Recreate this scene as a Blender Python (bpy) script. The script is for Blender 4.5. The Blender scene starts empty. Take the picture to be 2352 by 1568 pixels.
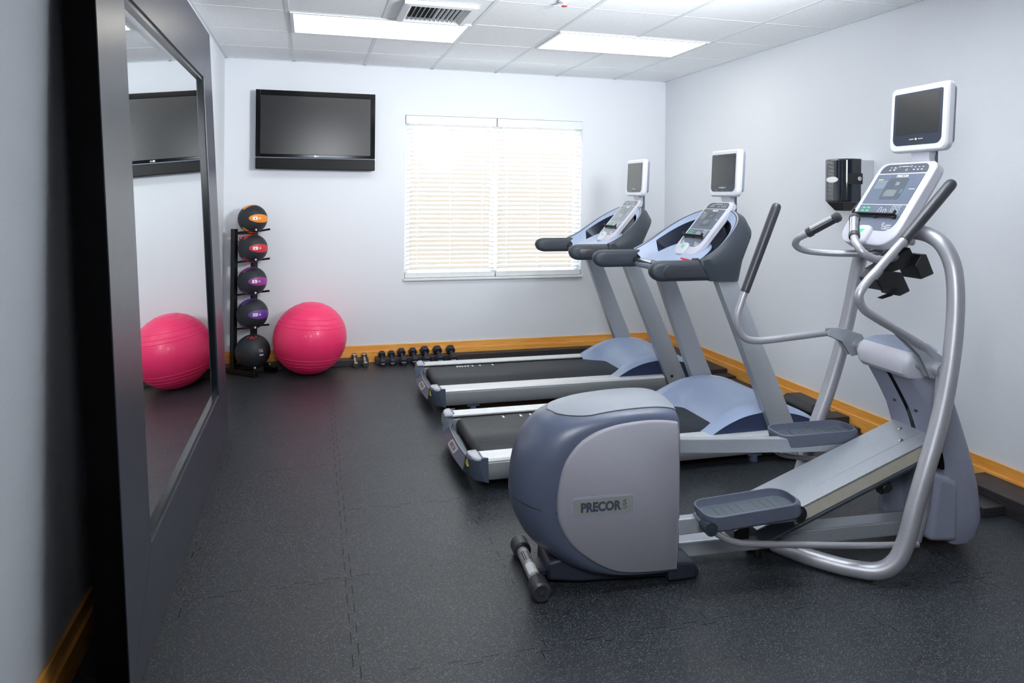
import bpy, bmesh, math, random
from mathutils import Vector, Matrix
random.seed(7)
SC = bpy.context.scene
COL = SC.collection
PI = math.pi
def V(*a): return Vector(a)

# ---------------------------------------------------------------- materials
def lin(c):
    return tuple(((x/255)/12.92 if x/255 <= .04045 else ((x/255+.055)/1.055)**2.4) for x in c)
MATS = {}
class NT:
    def __init__(s, name):
        m = bpy.data.materials.new(name); m.use_nodes = True
        s.m = m; s.t = m.node_tree; s.b = s.t.nodes['Principled BSDF']; MATS[name] = m
    def n(s, typ, **kw):
        nd = s.t.nodes.new(typ)
        for k, v in kw.items(): setattr(nd, k, v)
        return nd
    def l(s, a, b): s.t.links.new(a, b)
    def coord(s): return s.n('ShaderNodeTexCoord').outputs['Object']
    def noise(s, scale, detail=2, vec=None, rough=.5):
        nd = s.n('ShaderNodeTexNoise'); nd.inputs['Scale'].default_value = scale
        nd.inputs['Detail'].default_value = detail; nd.inputs['Roughness'].default_value = rough
        s.l(vec if vec is not None else s.coord(), nd.inputs['Vector']); return nd
    def ramp(s, fac, stops):
        r = s.n('ShaderNodeValToRGB'); e = r.color_ramp.elements
        while len(e) < len(stops): e.new(.5)
        for k, (p, c) in enumerate(stops): e[k].position = p; e[k].color = (*c, 1)
        s.l(fac, r.inputs['Fac']); return r
    def math(s, op, a, b=None, clamp=False):
        m = s.n('ShaderNodeMath', operation=op, use_clamp=clamp)
        for i, x in enumerate((a, b)):
            if x is None: continue
            if isinstance(x, (int, float)): m.inputs[i].default_value = x
            else: s.l(x, m.inputs[i])
        return m.outputs[0]
    def bump(s, h, strength, dist=.001):
        b = s.n('ShaderNodeBump'); b.inputs['Strength'].default_value = strength; b.inputs['Distance'].default_value = dist
        s.l(h, b.inputs['Height']); s.l(b.outputs['Normal'], s.b.inputs['Normal'])
def plain(name, rgb, rough=.5, metal=0, var=.06, scale=30, bump=0, bscale=400, spec=.5, coat=0):
    """procedural paint / plastic / metal: a slow noise varies colour and gloss a little"""
    s = NT(name); c = lin(rgb)
    nz = s.noise(scale, 3)
    r = s.ramp(nz.outputs['Fac'], [(.3, tuple(x*(1-var) for x in c)), (.7, tuple(min(1, x*(1+var)) for x in c))])
    s.l(r.outputs['Color'], s.b.inputs['Base Color'])
    mr = s.n('ShaderNodeMapRange'); mr.inputs['To Min'].default_value = max(.02, rough*(1-.12)); mr.inputs['To Max'].default_value = min(1, rough*1.12)
    s.l(nz.outputs['Fac'], mr.inputs['Value']); s.l(mr.outputs['Result'], s.b.inputs['Roughness'])
    s.b.inputs['Metallic'].default_value = metal
    s.b.inputs['Specular IOR Level'].default_value = spec
    s.b.inputs['Coat Weight'].default_value = coat
    if bump: s.bump(s.noise(bscale, 2).outputs['Fac'], bump)
    return s.m

def make_materials():
    # painted vinyl wall covering with a fine horizontal weave
    s = NT('wall_vinyl'); c = lin((227, 231, 237))
    mp = s.n('ShaderNodeMapping'); mp.inputs['Scale'].default_value = (1, 1, 2.2); s.l(s.coord(), mp.inputs['Vector'])
    w = s.noise(160, 3, mp.outputs['Vector'], .6)
    r = s.ramp(w.outputs['Fac'], [(.3, tuple(x*.94 for x in c)), (.7, c)]); s.l(r.outputs['Color'], s.b.inputs['Base Color'])
    s.b.inputs['Roughness'].default_value = .62; s.bump(w.outputs['Fac'], .35, .0015)
    # acoustic ceiling tile
    s = NT('ceiling_tile'); c = lin((248, 250, 252))
    a = s.noise(130, 2, None, .7); b = s.noise(45, 2)
    r = s.ramp(a.outputs['Fac'], [(.29, tuple(x*.45 for x in c)), (.35, c)])
    r2 = s.ramp(b.outputs['Fac'], [(.3, (.97, .97, .97)), (.7, (1, 1, 1))])
    mx = s.n('ShaderNodeMix', data_type='RGBA', blend_type='MULTIPLY'); mx.inputs['Factor'].default_value = 1
    s.l(r.outputs['Color'], mx.inputs[6]); s.l(r2.outputs['Color'], mx.inputs[7]); s.l(mx.outputs[2], s.b.inputs['Base Color'])
    s.b.inputs['Roughness'].default_value = .9; s.bump(a.outputs['Fac'], .12, .001)
    plain('ceiling_grid', (222, 228, 230), .45, var=.02)
    # rubber floor tiles: flecks and interlocking jigsaw joints
    s = NT('rubber_floor'); co = s.coord()
    fl = s.n('ShaderNodeTexVoronoi'); fl.inputs['Scale'].default_value = 250; s.l(co, fl.inputs['Vector'])
    sel = s.n('ShaderNodeSeparateColor'); s.l(fl.outputs['Color'], sel.inputs['Color'])
    near = s.math('LESS_THAN', fl.outputs['Distance'], .42)
    pick = s.math('MULTIPLY', s.math('GREATER_THAN', sel.outputs['Red'], .52), near)
    fleck = s.math('MULTIPLY', pick, sel.outputs['Green'])
    big = s.noise(2.0, 4, co); fine = s.noise(420, 2, co)
    base = s.ramp(big.outputs['Fac'], [(.3, (.012, .0155, .020)), (.7, (.018, .022, .028))])
    mxf = s.n('ShaderNodeMix', data_type='RGBA'); s.l(fleck, mxf.inputs['Factor']); s.l(base.outputs['Color'], mxf.inputs[6]); mxf.inputs[7].default_value = (.15, .17, .19, 1)
    sx = s.n('ShaderNodeSeparateXYZ'); s.l(co, sx.inputs[0])
    def seam(u, v, off):
        # distance of u from the nearest joint line, the line stepping sideways like a jigsaw
        st = s.math('SIGN', s.math('SINE', s.math('MULTIPLY', v, 2*PI/.122)))
        uu = s.math('ADD', s.math('SUBTRACT', u, off), s.math('MULTIPLY', st, .011))
        fr = s.math('ABSOLUTE', s.math('SUBTRACT', s.math('FRACT', s.math('ADD', s.math('DIVIDE', uu, .6096), .5)), .5))
        return s.math('LESS_THAN', s.math('MULTIPLY', fr, .6096), .0015)
    fade = s.noise(5.5, 2, co)
    mainrow = s.math('LESS_THAN', s.math('ABSOLUTE', s.math('SUBTRACT', sx.outputs['X'], .152)), .1)
    m1 = s.math('MULTIPLY', seam(sx.outputs['X'], sx.outputs['Y'], .152), s.math('MAXIMUM', s.math('MULTIPLY', mainrow, s.math('GREATER_THAN', fade.outputs['Fac'], .36)), s.math('GREATER_THAN', fade.outputs['Fac'], .55)))
    m2 = s.math('MULTIPLY', seam(sx.outputs['Y'], sx.outputs['X'], 2.862), s.math('GREATER_THAN', fade.outputs['Fac'], .53))
    mm = s.math('MULTIPLY', s.math('MAXIMUM', m1, m2), .8)
    mxs = s.n('ShaderNodeMix', data_type='RGBA'); s.l(mm, mxs.inputs['Factor']); s.l(mxf.outputs[2], mxs.inputs[6]); mxs.inputs[7].default_value = (.006, .007, .008, 1)
    s.l(mxs.outputs[2], s.b.inputs['Base Color']); s.l(s.math('MULTIPLY', s.math('SUBTRACT', 1.0, mm), .5), s.b.inputs['Specular IOR Level'])
    mr = s.n('ShaderNodeMapRange'); mr.inputs['To Min'].default_value = .34; mr.inputs['To Max'].default_value = .50; s.l(big.outputs['Fac'], mr.inputs['Value']); s.l(mr.outputs['Result'], s.b.inputs['Roughness'])
    s.bump(fine.outputs['Fac'], .5, .0012)
    # honey maple trim
    for nm, c1, c2 in (('maple', (228, 150, 54), (246, 186, 102)),):
        s = NT(nm); mp = s.n('ShaderNodeMapping'); mp.inputs['Scale'].default_value = (1.2, 1.2, 14); s.l(s.coord(), mp.inputs['Vector'])
        w = s.noise(3.5, 6, mp.outputs['Vector'], .65)
        r = s.ramp(w.outputs['Fac'], [(.3, lin(c1)), (.7, lin(c2))]); s.l(r.outputs['Color'], s.b.inputs['Base Color']); s.b.inputs['Roughness'].default_value = .33
    s = NT('dark_wood'); mp = s.n('ShaderNodeMapping'); mp.inputs['Scale'].default_value = (2, 2, 30); s.l(s.coord(), mp.inputs['Vector'])
    w = s.noise(5, 6, mp.outputs['Vector'], .6)
    r = s.ramp(w.outputs['Fac'], [(.3, (.012, .012, .014)), (.7, (.045, .042, .045))]); s.l(r.outputs['Color'], s.b.inputs['Base Color']); s.b.inputs['Roughness'].default_value = .5
    # lacquered mirror frame, brushed along its length
    for nm, sc in (('frame_upright', (60, 60, 1.2)), ('frame_rail', (60, 1.2, 60))):
        s = NT(nm); mp = s.n('ShaderNodeMapping'); mp.inputs['Scale'].default_value = sc; s.l(s.coord(), mp.inputs['Vector'])
        w = s.noise(4, 4, mp.outputs['Vector'], .6)
        r = s.ramp(w.outputs['Fac'], [(.3, (.022, .025, .042)), (.7, (.032, .036, .058))]); s.l(r.outputs['Color'], s.b.inputs['Base Color'])
        mr = s.n('ShaderNodeMapRange'); mr.inputs['To Min'].default_value = .27; mr.inputs['To Max'].default_value = .40; s.l(w.outputs['Fac'], mr.inputs['Value']); s.l(mr.outputs['Result'], s.b.inputs['Roughness'])
        s.b.inputs['Specular IOR Level'].default_value = .75
        s.bump(w.outputs['Fac'], .12, .001)
    s = NT('mirror_glass'); nz = s.noise(3); r = s.ramp(nz.outputs['Fac'], [(.3, (.84, .87, .87)), (.7, (.86, .89, .89))]); s.l(r.outputs['Color'], s.b.inputs['Base Color'])
    s.b.inputs['Metallic'].default_value = 1; s.b.inputs['Roughness'].default_value = .012
    plain('lip_black', (14, 20, 24), .2)
    plain('edge_shade', (5, 5, 6), .6, spec=.08)  # shade on the mirror frame's near side, put into the colour
    # lamps
    s = NT('diffuser'); nz = s.noise(90, 2); r = s.ramp(nz.outputs['Fac'], [(.3, (1, .955, .86)), (.7, (1, .965, .89))])
    s.l(r.outputs['Color'], s.b.inputs['Emission Color']); s.b.inputs['Emission Strength'].default_value = LAMP
    s.b.inputs['Base Color'].default_value = (.8, .8, .78, 1)
    plain('enamel_white', (226, 230, 232), .4, var=.02)
    # blind slat: white, a little light comes through
    s = NT('slat_white'); nz = s.noise(20, 2); r = s.ramp(nz.outputs['Fac'], [(.3, (.86, .86, .86)), (.7, (.9, .9, .9))]); s.l(r.outputs['Color'], s.b.inputs['Base Color']); s.b.inputs['Roughness'].default_value = .45
    tr = s.n('ShaderNodeBsdfTranslucent'); tr.inputs['Color'].default_value = (.95, .93, .9, 1); ms = s.n('ShaderNodeMixShader'); ms.inputs['Fac'].default_value = .35
    out = s.t.nodes['Material Output']; s.l(s.b.outputs[0], ms.inputs[1]); s.l(tr.outputs[0], ms.inputs[2]); s.l(ms.outputs[0], out.inputs['Surface'])
    s = NT('pane_glass'); gl = s.n('ShaderNodeBsdfGlossy'); gl.inputs['Roughness'].default_value = .02; tp = s.n('ShaderNodeBsdfTransparent'); ms = s.n('ShaderNodeMixShader')
    lw = s.n('ShaderNodeLayerWeight'); lw.inputs['Blend'].default_value = .1; s.l(s.math('MULTIPLY', lw.outputs['Fresnel'], .8), ms.inputs['Fac'])
    nz = s.noise(2); r = s.ramp(nz.outputs['Fac'], [(.3, (.95, .97, .96)), (.7, (.97, .98, .98))]); s.l(r.outputs['Color'], tp.inputs['Color'])
    s.l(tp.outputs[0], ms.inputs[1]); s.l(gl.outputs[0], ms.inputs[2]); s.l(ms.outputs[0], s.t.nodes['Material Output'].inputs['Surface'])
    # machine finishes
    plain('silver_paint', (170, 176, 184), .36, .40, var=.03, scale=60)
    plain('silver_tube', (166, 167, 174), .40, .45, var=.03, scale=60)
    plain('brushed_alu', (222, 224, 226), .42, .35, var=.03, scale=40)
    plain('side_alu', (168, 172, 176), .38, .5, var=.03, scale=40)
    plain('blue_grey', (140, 152, 176), .42, var=.03, scale=60, bump=.06)
    plain('pale_blue', (148, 164, 193), .38, var=.03, scale=60, bump=.06)
    plain('slate', (84, 96, 118), .42, var=.04, scale=60, bump=.06)
    plain('bumper_grey', (68, 77, 93), .42, var=.04, scale=60, bump=.06)
    plain('housing_dark', (80, 88, 108), .36, var=.03, scale=60, bump=.05)
    plain('housing_side', (142, 142, 152), .48, var=.02, scale=60, bump=.05)
    plain('housing_top', (136, 142, 151), .42, var=.02, scale=60, bump=.05)
    plain('shroud_dark', (48, 55, 64), .46, var=.04, scale=60, bump=.08)
    plain('grip_rubber', (46, 48, 55), .40, var=.06, bump=.1)
    plain('tower_plastic', (140, 145, 164), .45, var=.03, scale=60, bump=.05)
    plain('white_plastic', (214, 216, 223), .35, var=.015)
    plain('lilac_plastic', (186, 187, 198), .36, var=.015)
    plain('black_plastic', (22, 23, 27), .42, var=.1)
    plain('black_gloss', (8, 9, 12), .12, var=.1)
    plain('bezel_navy', (36, 44, 60), .25, var=.04)
    plain('overlay_blue', (82, 92, 109), .3, var=.03)
    plain('overlay_dark', (66, 72, 84), .3, var=.03)
    plain('lcd_grey', (104, 112, 116), .25, var=.02)
    plain('print_white', (236, 238, 240), .5, var=.01)
    plain('print_faint', (140, 150, 164), .5, var=.02)
    plain('print_dark', (64, 70, 84), .5, var=.02)
    plain('print_green', (40, 190, 130), .45, var=.02)
    plain('print_yellow', (214, 190, 50), .5, var=.03)
    plain('print_red', (196, 40, 52), .5, var=.03)
    plain('print_orange', (216, 140, 60), .5, var=.05)
    plain('screen_grey', (34, 36, 38), .22, var=.03)
    plain('tv_black', (12, 13, 16), .4, var=.05, spec=.2)
    plain('tv_gloss', (5, 6, 8), .12, var=.05, spec=.3)
    plain('skirt_dark', (38, 43, 57), .45, var=.03, bump=.05)  # dark navy, deepened for the shade low on the housing
    plain('navy_panel', (46, 58, 88), .4, var=.03)
    plain('chrome', (200, 202, 206), .12, 1, var=.02)
    plain('dark_chrome', (96, 102, 116), .16, .9, var=.03)
    plain('steel', (150, 148, 142), .25, .9, var=.05)
    plain('cream_track', (206, 202, 188), .4, .2, var=.04)
    plain('plate_grey', (160, 166, 164), .4, .4, var=.03)
    plain('pedal_rubber', (88, 95, 112), .5, var=.04, bump=.08)
    plain('pedal_mat', (74, 84, 92), .6, var=.05, bump=.1)
    plain('rack_black', (16, 18, 21), .35, var=.08)
    plain('ball_black', (34, 40, 47), .55, var=.12, scale=25, bump=.25, bscale=260)
    plain('stripe_orange', (238, 142, 30), .45, var=.03)
    plain('stripe_red', (200, 48, 62), .45, var=.03)
    plain('stripe_magenta', (150, 52, 142), .45, var=.03)
    plain('stripe_violet', (96, 56, 150), .45, var=.03)
    plain('ball_pink', (250, 52, 112), .42, var=.02, scale=8, coat=.12)
    plain('dumbbell_black', (30, 33, 46), .5, var=.08, bump=.12)
    plain('smoke_cover', (18, 26, 36), .08, var=.1, coat=.5)
    plain('grey_plastic', (196, 200, 206), .45, var=.02)
    plain('vent_dark', (30, 30, 30), .8)
    # running belt with faint lengthwise wear
    s = NT('belt_rubber'); mp = s.n('ShaderNodeMapping'); mp.inputs['Scale'].default_value = (1, 26, 1); s.l(s.coord(), mp.inputs['Vector'])
    w = s.noise(3.5, 5, mp.outputs['Vector'], .6); r = s.ramp(w.outputs['Fac'], [(.32, (.014, .016, .019)), (.72, (.036, .040, .047))]); s.l(r.outputs['Color'], s.b.inputs['Base Color']); s.b.inputs['Roughness'].default_value = .5; s.b.inputs['Specular IOR Level'].default_value = .35
    s.bump(s.noise(500, 1).outputs['Fac'], .3, .0008)

# ---------------------------------------------------------------- mesh building
def catmull(pts, n=8, closed=False):
    P = [Vector(p) for p in pts]; out = []; m = len(P)
    rng = range(m if closed else m-1)
    for i in rng:
        if closed: a, b, c, d = P[(i-1) % m], P[i], P[(i+1) % m], P[(i+2) % m]
        else: a, b, c, d = P[max(i-1, 0)], P[i], P[i+1], P[min(i+2, m-1)]
        for k in range(n):
            t = k/n
            out.append(.5*((2*b)+(c-a)*t+(2*a-5*b+4*c-d)*t*t+(3*b-a-3*c+d)*t**3))
    if not closed: out.append(P[-1].copy())
    return out
class MB:
    def __init__(s): s.v = []; s.f = []; s.m = []
    def add(s, vs, fs, mi=0):
        o = len(s.v); s.v += [tuple(x) for x in vs]; s.f += [[i+o for i in f] for f in fs]; s.m += [mi]*len(fs); return s
    def box(s, x0, x1, y0, y1, z0, z1, mi=0):
        vs = [(x, y, z) for x in (x0, x1) for y in (y0, y1) for z in (z0, z1)]
        return s.add(vs, [(0, 1, 3, 2), (4, 6, 7, 5), (0, 4, 5, 1), (2, 3, 7, 6), (0, 2, 6, 4), (1, 5, 7, 3)], mi)
    def obox(s, M, x0, x1, y0, y1, z0, z1, mi=0):
        b = MB().box(x0, x1, y0, y1, z0, z1); return s.add([M @ Vector(v) for v in b.v], b.f, mi)
    def prism(s, poly, ext, mi=0):
        """closed 3D polygon extruded along the vector ext"""
        n = len(poly); e = Vector(ext); vs = [Vector(p) for p in poly]; vs += [p+e for p in vs]
        fs = [tuple(range(n-1, -1, -1)), tuple(range(n, 2*n))]+[(i, (i+1) % n, (i+1) % n+n, i+n) for i in range(n)]
        return s.add(vs, fs, mi)
    def loft(s, rings, caps=True, mi=0, closed=True):
        n = len(rings[0]); vs = [p for r in rings for p in r]; fs = []
        for k in range(len(rings)-1):
            for i in range(n if closed else n-1):
                j = (i+1) % n; fs.append((k*n+i, k*n+j, (k+1)*n+j, (k+1)*n+i))
        if caps: fs += [tuple(range(n-1, -1, -1)), tuple(range((len(rings)-1)*n, len(rings)*n))]
        return s.add(vs, fs, mi)
    def tube(s, path, r, n=14, caps=True, mi=0):
        P = [Vector(p) for p in path]; m = len(P)
        rad = r if isinstance(r, (list, tuple)) else [r]*m
        T = []
        for i in range(m):
            t = P[min(i+1, m-1)]-P[max(i-1, 0)]; T.append(t.normalized() if t.length > 1e-9 else (T[-1] if T else V(0, 0, 1)))
        u = T[0].orthogonal().normalized(); rings = []
        for i in range(m):
            u = (u-T[i]*u.dot(T[i])).normalized(); w = T[i].cross(u)
            rings.append([P[i]+(u*math.cos(2*PI*k/n)+w*math.sin(2*PI*k/n))*rad[i] for k in range(n)])
        return s.loft(rings, caps, mi)
    def cyl(s, a, b, r0, r1=None, n=24, mi=0): return s.tube([a, b], [r0, r0 if r1 is None else r1], n, True, mi)
    def lathe(s, prof, M=None, n=48, mi=0):
        """prof: (radius, height) pairs about local z; ends at radius 0 are closed"""
        M = M or Matrix(); rings = [[M @ V(r*math.cos(2*PI*k/n), r*math.sin(2*PI*k/n), h) for k in range(n)] for r, h in prof]
        return s.loft(rings, True, mi)
    def grid(s, fn, nu, nv, mi=0, skip=None):
        vs = [fn(i/nu, j/nv) for i in range(nu+1) for j in range(nv+1)]; fs = []
        for i in range(nu):
            for j in range(nv):
                if skip and skip(i, j): continue
                a = i*(nv+1)+j; fs.append((a, a+nv+1, a+nv+2, a+1))
        return s.add(vs, fs, mi)
    def build(s, name, mat, parent=None, bevel=0, seg=2, angle=32, solid=0, sub=0, smooth=True, loc=None, weld=False, soff=0):
        me = bpy.data.meshes.new(name); me.from_pydata([tuple(v) for v in s.v], [], s.f)
        bm = bmesh.new(); bm.from_mesh(me)
        if weld: bmesh.ops.remove_doubles(bm, verts=bm.verts, dist=1e-5)
        bmesh.ops.recalc_face_normals(bm, faces=bm.faces); bm.to_mesh(me); bm.free()
        for m in (mat if isinstance(mat, (list, tuple)) else [mat]): me.materials.append(MATS[m])
        if not weld and len(s.m) == len(me.polygons): me.polygons.foreach_set('material_index', s.m)
        if smooth:
            me.polygons.foreach_set('use_smooth', [True]*len(me.polygons)); me.set_sharp_from_angle(angle=math.radians(angle))
        o = bpy.data.objects.new(name, me); COL.objects.link(o); o.parent = parent
        if loc: o.location = loc
        if solid: md = o.modifiers.new('solid', 'SOLIDIFY'); md.thickness = solid; md.offset = soff
        if bevel: md = o.modifiers.new('bevel', 'BEVEL'); md.width = bevel; md.segments = seg; md.limit_method = 'ANGLE'; md.angle_limit = math.radians(34); md.harden_normals = False
        if sub: md = o.modifiers.new('sub', 'SUBSURF'); md.levels = md.render_levels = sub
        return o
def rrect(w, h, r, n=6, cx=0, cy=0, rs=None):
    """rounded rectangle outline (2D); rs: radii bl, br, tr, tl"""
    rs = rs or [r]*4; out = []
    for (sx, sy, a0), rr in zip(((-1, -1, PI), (1, -1, 1.5*PI), (1, 1, 0), (-1, 1, .5*PI)), rs):
        for k in range(n+1):
            a = a0+k/n*PI/2
            out.append((cx+sx*(w/2-rr)+rr*math.cos(a), cy+sy*(h/2-rr)+rr*math.sin(a)))
    return out
def frame(origin, a, b):
    a = Vector(a).normalized(); b = Vector(b).normalized(); c = a.cross(b)
    M = Matrix((a, b, c)).transposed().to_4x4(); M.translation = Vector(origin); return M
def plate(M, outline, z0, z1, mi=0, mb=None):
    mb = mb or MB(); return mb.prism([M @ V(x, y, z0) for x, y in outline], (M.to_3x3() @ V(0, 0, z1-z0)), mi)
def letters(body, M, width, mat, parent, name='lettering', depth=.0006, height=None, bold=0, rot=0):
    """real letter shapes lying in the xy plane of M, centred on its origin, scaled to a width"""
    cu = bpy.data.curves.new('t', 'FONT'); cu.body = body; cu.size = 1; cu.extrude = .02; cu.resolution_u = 3; cu.offset = bold
    o = bpy.data.objects.new('t', cu); COL.objects.link(o)
    dg = bpy.context.evaluated_depsgraph_get(); me = bpy.data.meshes.new_from_object(o.evaluated_get(dg))
    bpy.data.objects.remove(o); bpy.data.curves.remove(cu)
    xs = [v.co.x for v in me.vertices]; ys = [v.co.y for v in me.vertices]
    w = max(xs)-min(xs); h = max(ys)-min(ys); k = width/w; ky = (height/h) if height else k
    R = Matrix.Rotation(rot, 4, 'Z')
    for v in me.vertices:
        v.co = M @ (R @ V((v.co.x-(max(xs)+min(xs))/2)*k, (v.co.y-(max(ys)+min(ys))/2)*ky, v.co.z/.02*depth))
    me.materials.append(MATS[mat]); me.name = name
    t = bpy.data.objects.new(name, me); COL.objects.link(t); t.parent = parent; return t
def thing(name, label, cat, loc=(0, 0, 0), rotz=0, group=None):
    o = bpy.data.objects.new(name, None); COL.objects.link(o); o.empty_display_size = .1
    o.location = loc; o.rotation_euler = (0, 0, rotz); return tag(o, label, cat, group)
def tag(o, label, cat, group=None):
    o['label'] = label; o['category'] = cat
    if group: o['group'] = group
    return o
def struct(o, label=None, cat=None):
    o['kind'] = 'structure'
    if label: o['label'] = label
    if cat: o['category'] = cat
    return o
def copy_tree(o, parent=None):
    c = o.copy(); COL.objects.link(c); c.parent = parent
    for ch in list(o.children): copy_tree(ch, c)
    return c
LAMP, FLASH, SKY, BOUNCE, EXPO = 5.5, 21.0, 3400.0, 620.0, 0.10
# ---------------------------------------------------------------- the room (metres; camera stands above x=0, y=0)
XL, XR, YB, YF, ZC = -.728, 3.448, 6.512, -2.6, 2.676
TILE = .6096
WX0, WX1, WZ0, WZ1 = .824, 2.552, .748, 2.246            # window opening
def room():
    o = MB().box(XL-.1, XR+.1, YF-.1, YB+.1, -.1, 0).build('floor', 'rubber_floor', smooth=False); struct(o, 'speckled dark rubber tile floor with jigsaw joints', 'floor')
    struct(MB().box(XL-.1, XL, YF, YB, 0, ZC).build('wall_left', 'wall_vinyl', smooth=False), 'pale grey wall behind the leaning mirror', 'wall')
    struct(MB().box(XR, XR+.1, YF, YB, 0, ZC).build('wall_right', 'wall_vinyl', smooth=False), 'pale grey wall with the paper towel dispenser', 'wall')
    b = MB(); y0, y1 = YB, YB+.14
    b.box(XL-.1, WX0, y0, y1, 0, ZC); b.box(WX1, XR+.1, y0, y1, 0, ZC); b.box(WX0, WX1, y0, y1, 0, WZ0); b.box(WX0, WX1, y0, y1, WZ1, ZC)
    struct(b.build('wall_back', 'wall_vinyl', smooth=False), 'pale grey wall with the window and television', 'wall')
    struct(MB().box(XL-.1, XR+.1, YF-.1, YF, 0, ZC).build('wall_front', 'wall_vinyl', smooth=False), 'pale grey wall behind the viewer', 'wall')
    # ceiling: slab plus the T-bar grid as its child
    ce = MB().box(XL-.1, XR+.1, YF-.1, YB+.14, ZC+.0025, ZC+.1).build('ceiling', 'ceiling_tile', smooth=False); struct(ce, 'white speckled acoustic tile ceiling', 'ceiling')
    g = MB(); x1 = -.161; t = .012
    xs = [x1+TILE*k for k in range(-1, 7) if XL < x1+TILE*k < XR]
    ys = [YB-.566-TILE*k for k in range(0, 16) if YB-.566-TILE*k > YF]
    for x in xs: g.box(x-t, x+t, YF, YB, ZC, ZC+.004)
    for y in ys: g.box(XL, XR, y-t*.5, y+t*.5, ZC+.0012, ZC+.004)
    g.box(XL, XL+.022, YF, YB, ZC, ZC+.004); g.box(XR-.022, XR, YF, YB, ZC, ZC+.004); g.box(XL, XR, YB-.022, YB, ZC, ZC+.004)
    g.build('ceiling_grid', 'ceiling_grid', ce, smooth=False)
    # two-step maple baseboards
    def base(name, lab, x0, x1_, y0, y1_, ax, sgn):
        b = MB()
        if ax == 'y':   # along x, against plane y=y0, projecting to y0+sgn
            b.box(x0, x1_, y0, y0+sgn*.013, .098, .154); b.box(x0, x1_, y0, y0+sgn*.026, 0, .100)
        else:
            b.box(x0, x0+sgn*.013, y0, y1_, .098, .154); b.box(x0, x0+sgn*.026, y0, y1_, 0, .100)
        return struct(b.build(name, 'maple', bevel=.003, smooth=False), lab, 'baseboard')
    base('baseboard_back', 'honey maple baseboard under the window wall', XL, XR, YB, 0, 'y', -1)
    base('baseboard_right', 'honey maple baseboard along the dispenser wall', XR, 0, YF, YB-.026, 'x', -1)
    base('baseboard_left', 'honey maple baseboard behind the leaning mirror', XL, 0, YF, YB-.026, 'x', 1)
    # low black cord ledges on the floor in front of the baseboards
    def ledge(name, lab, boxes, mat='dark_wood'):
        b = MB()
        for q in boxes: b.box(*q)
        return struct(b.build(name, mat, bevel=.004, smooth=False), lab, 'ledge')
    yb = YB-.028
    ledge('trim_1', 'low black ledge behind the pink ball', [(XL+.03, .500, 6.385, yb, 0, .055)])
    ledge('trim_2', 'low black ledge behind the black dumbbells', [(.560, 2.95, 6.385, yb, 0, .055), (2.95, 3.19, 6.385, yb, 0, .085)])
    xr = XR-.028
    ledge('trim_3', 'dark ledge stepping down near the far treadmill on the right', [(3.20, xr, 5.32, yb, 0, .062), (3.20, xr, 5.19, 5.32, 0, .030), (3.20, xr, 4.45, 5.19, 0, .012)])
    ledge('trim_4', 'dark ledge stepping down behind the striding trainer', [(3.22, xr, 3.90, 4.02, .0, .085), (3.22, xr, 3.80, 3.90, 0, .038), (3.22, xr, 3.10, 3.80, 0, .012), (3.22, xr, 4.02, 4.45, 0, .012)])
    ledge('trim_5', 'dark wood-grained ledge at the right edge', [(3.23, xr, .6, 2.93, 0, .088), (3.10, 3.23, 2.66, 3.0, 0, .045)])
    # window
    w = bpy.data.objects.new('window_1', None); COL.objects.link(w); struct(w, 'wide window covered by white blinds', 'window')
    f = MB(); xm = (WX0+WX1)/2
    for q in ((WX0, WX0+.05), (WX1-.05, WX1), (xm-.035, xm+.035)): f.box(q[0], q[1], YB+.085, YB+.13, WZ0, WZ1)
    f.box(WX0, WX1, YB+.085, YB+.13, WZ0, WZ0+.05); f.box(WX0, WX1, YB+.085, YB+.13, WZ1-.05, WZ1)
    f.build('window_frame', 'enamel_white', w, bevel=.003, smooth=False)
    MB().box(WX0+.04, xm-.02, YB+.105, YB+.111, WZ0+.04, WZ1-.04).build('window_pane', 'pane_glass', w, smooth=False)
    MB().box(xm+.02, WX1-.04, YB+.105, YB+.111, WZ0+.04, WZ1-.04).build('window_pane', 'pane_glass', w, smooth=False)
    MB().box(WX0-.012, WX1+.006, YB-.03, YB+.09, WZ0-.022, WZ0).build('window_sill', 'enamel_white', w, bevel=.004, smooth=False)

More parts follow.
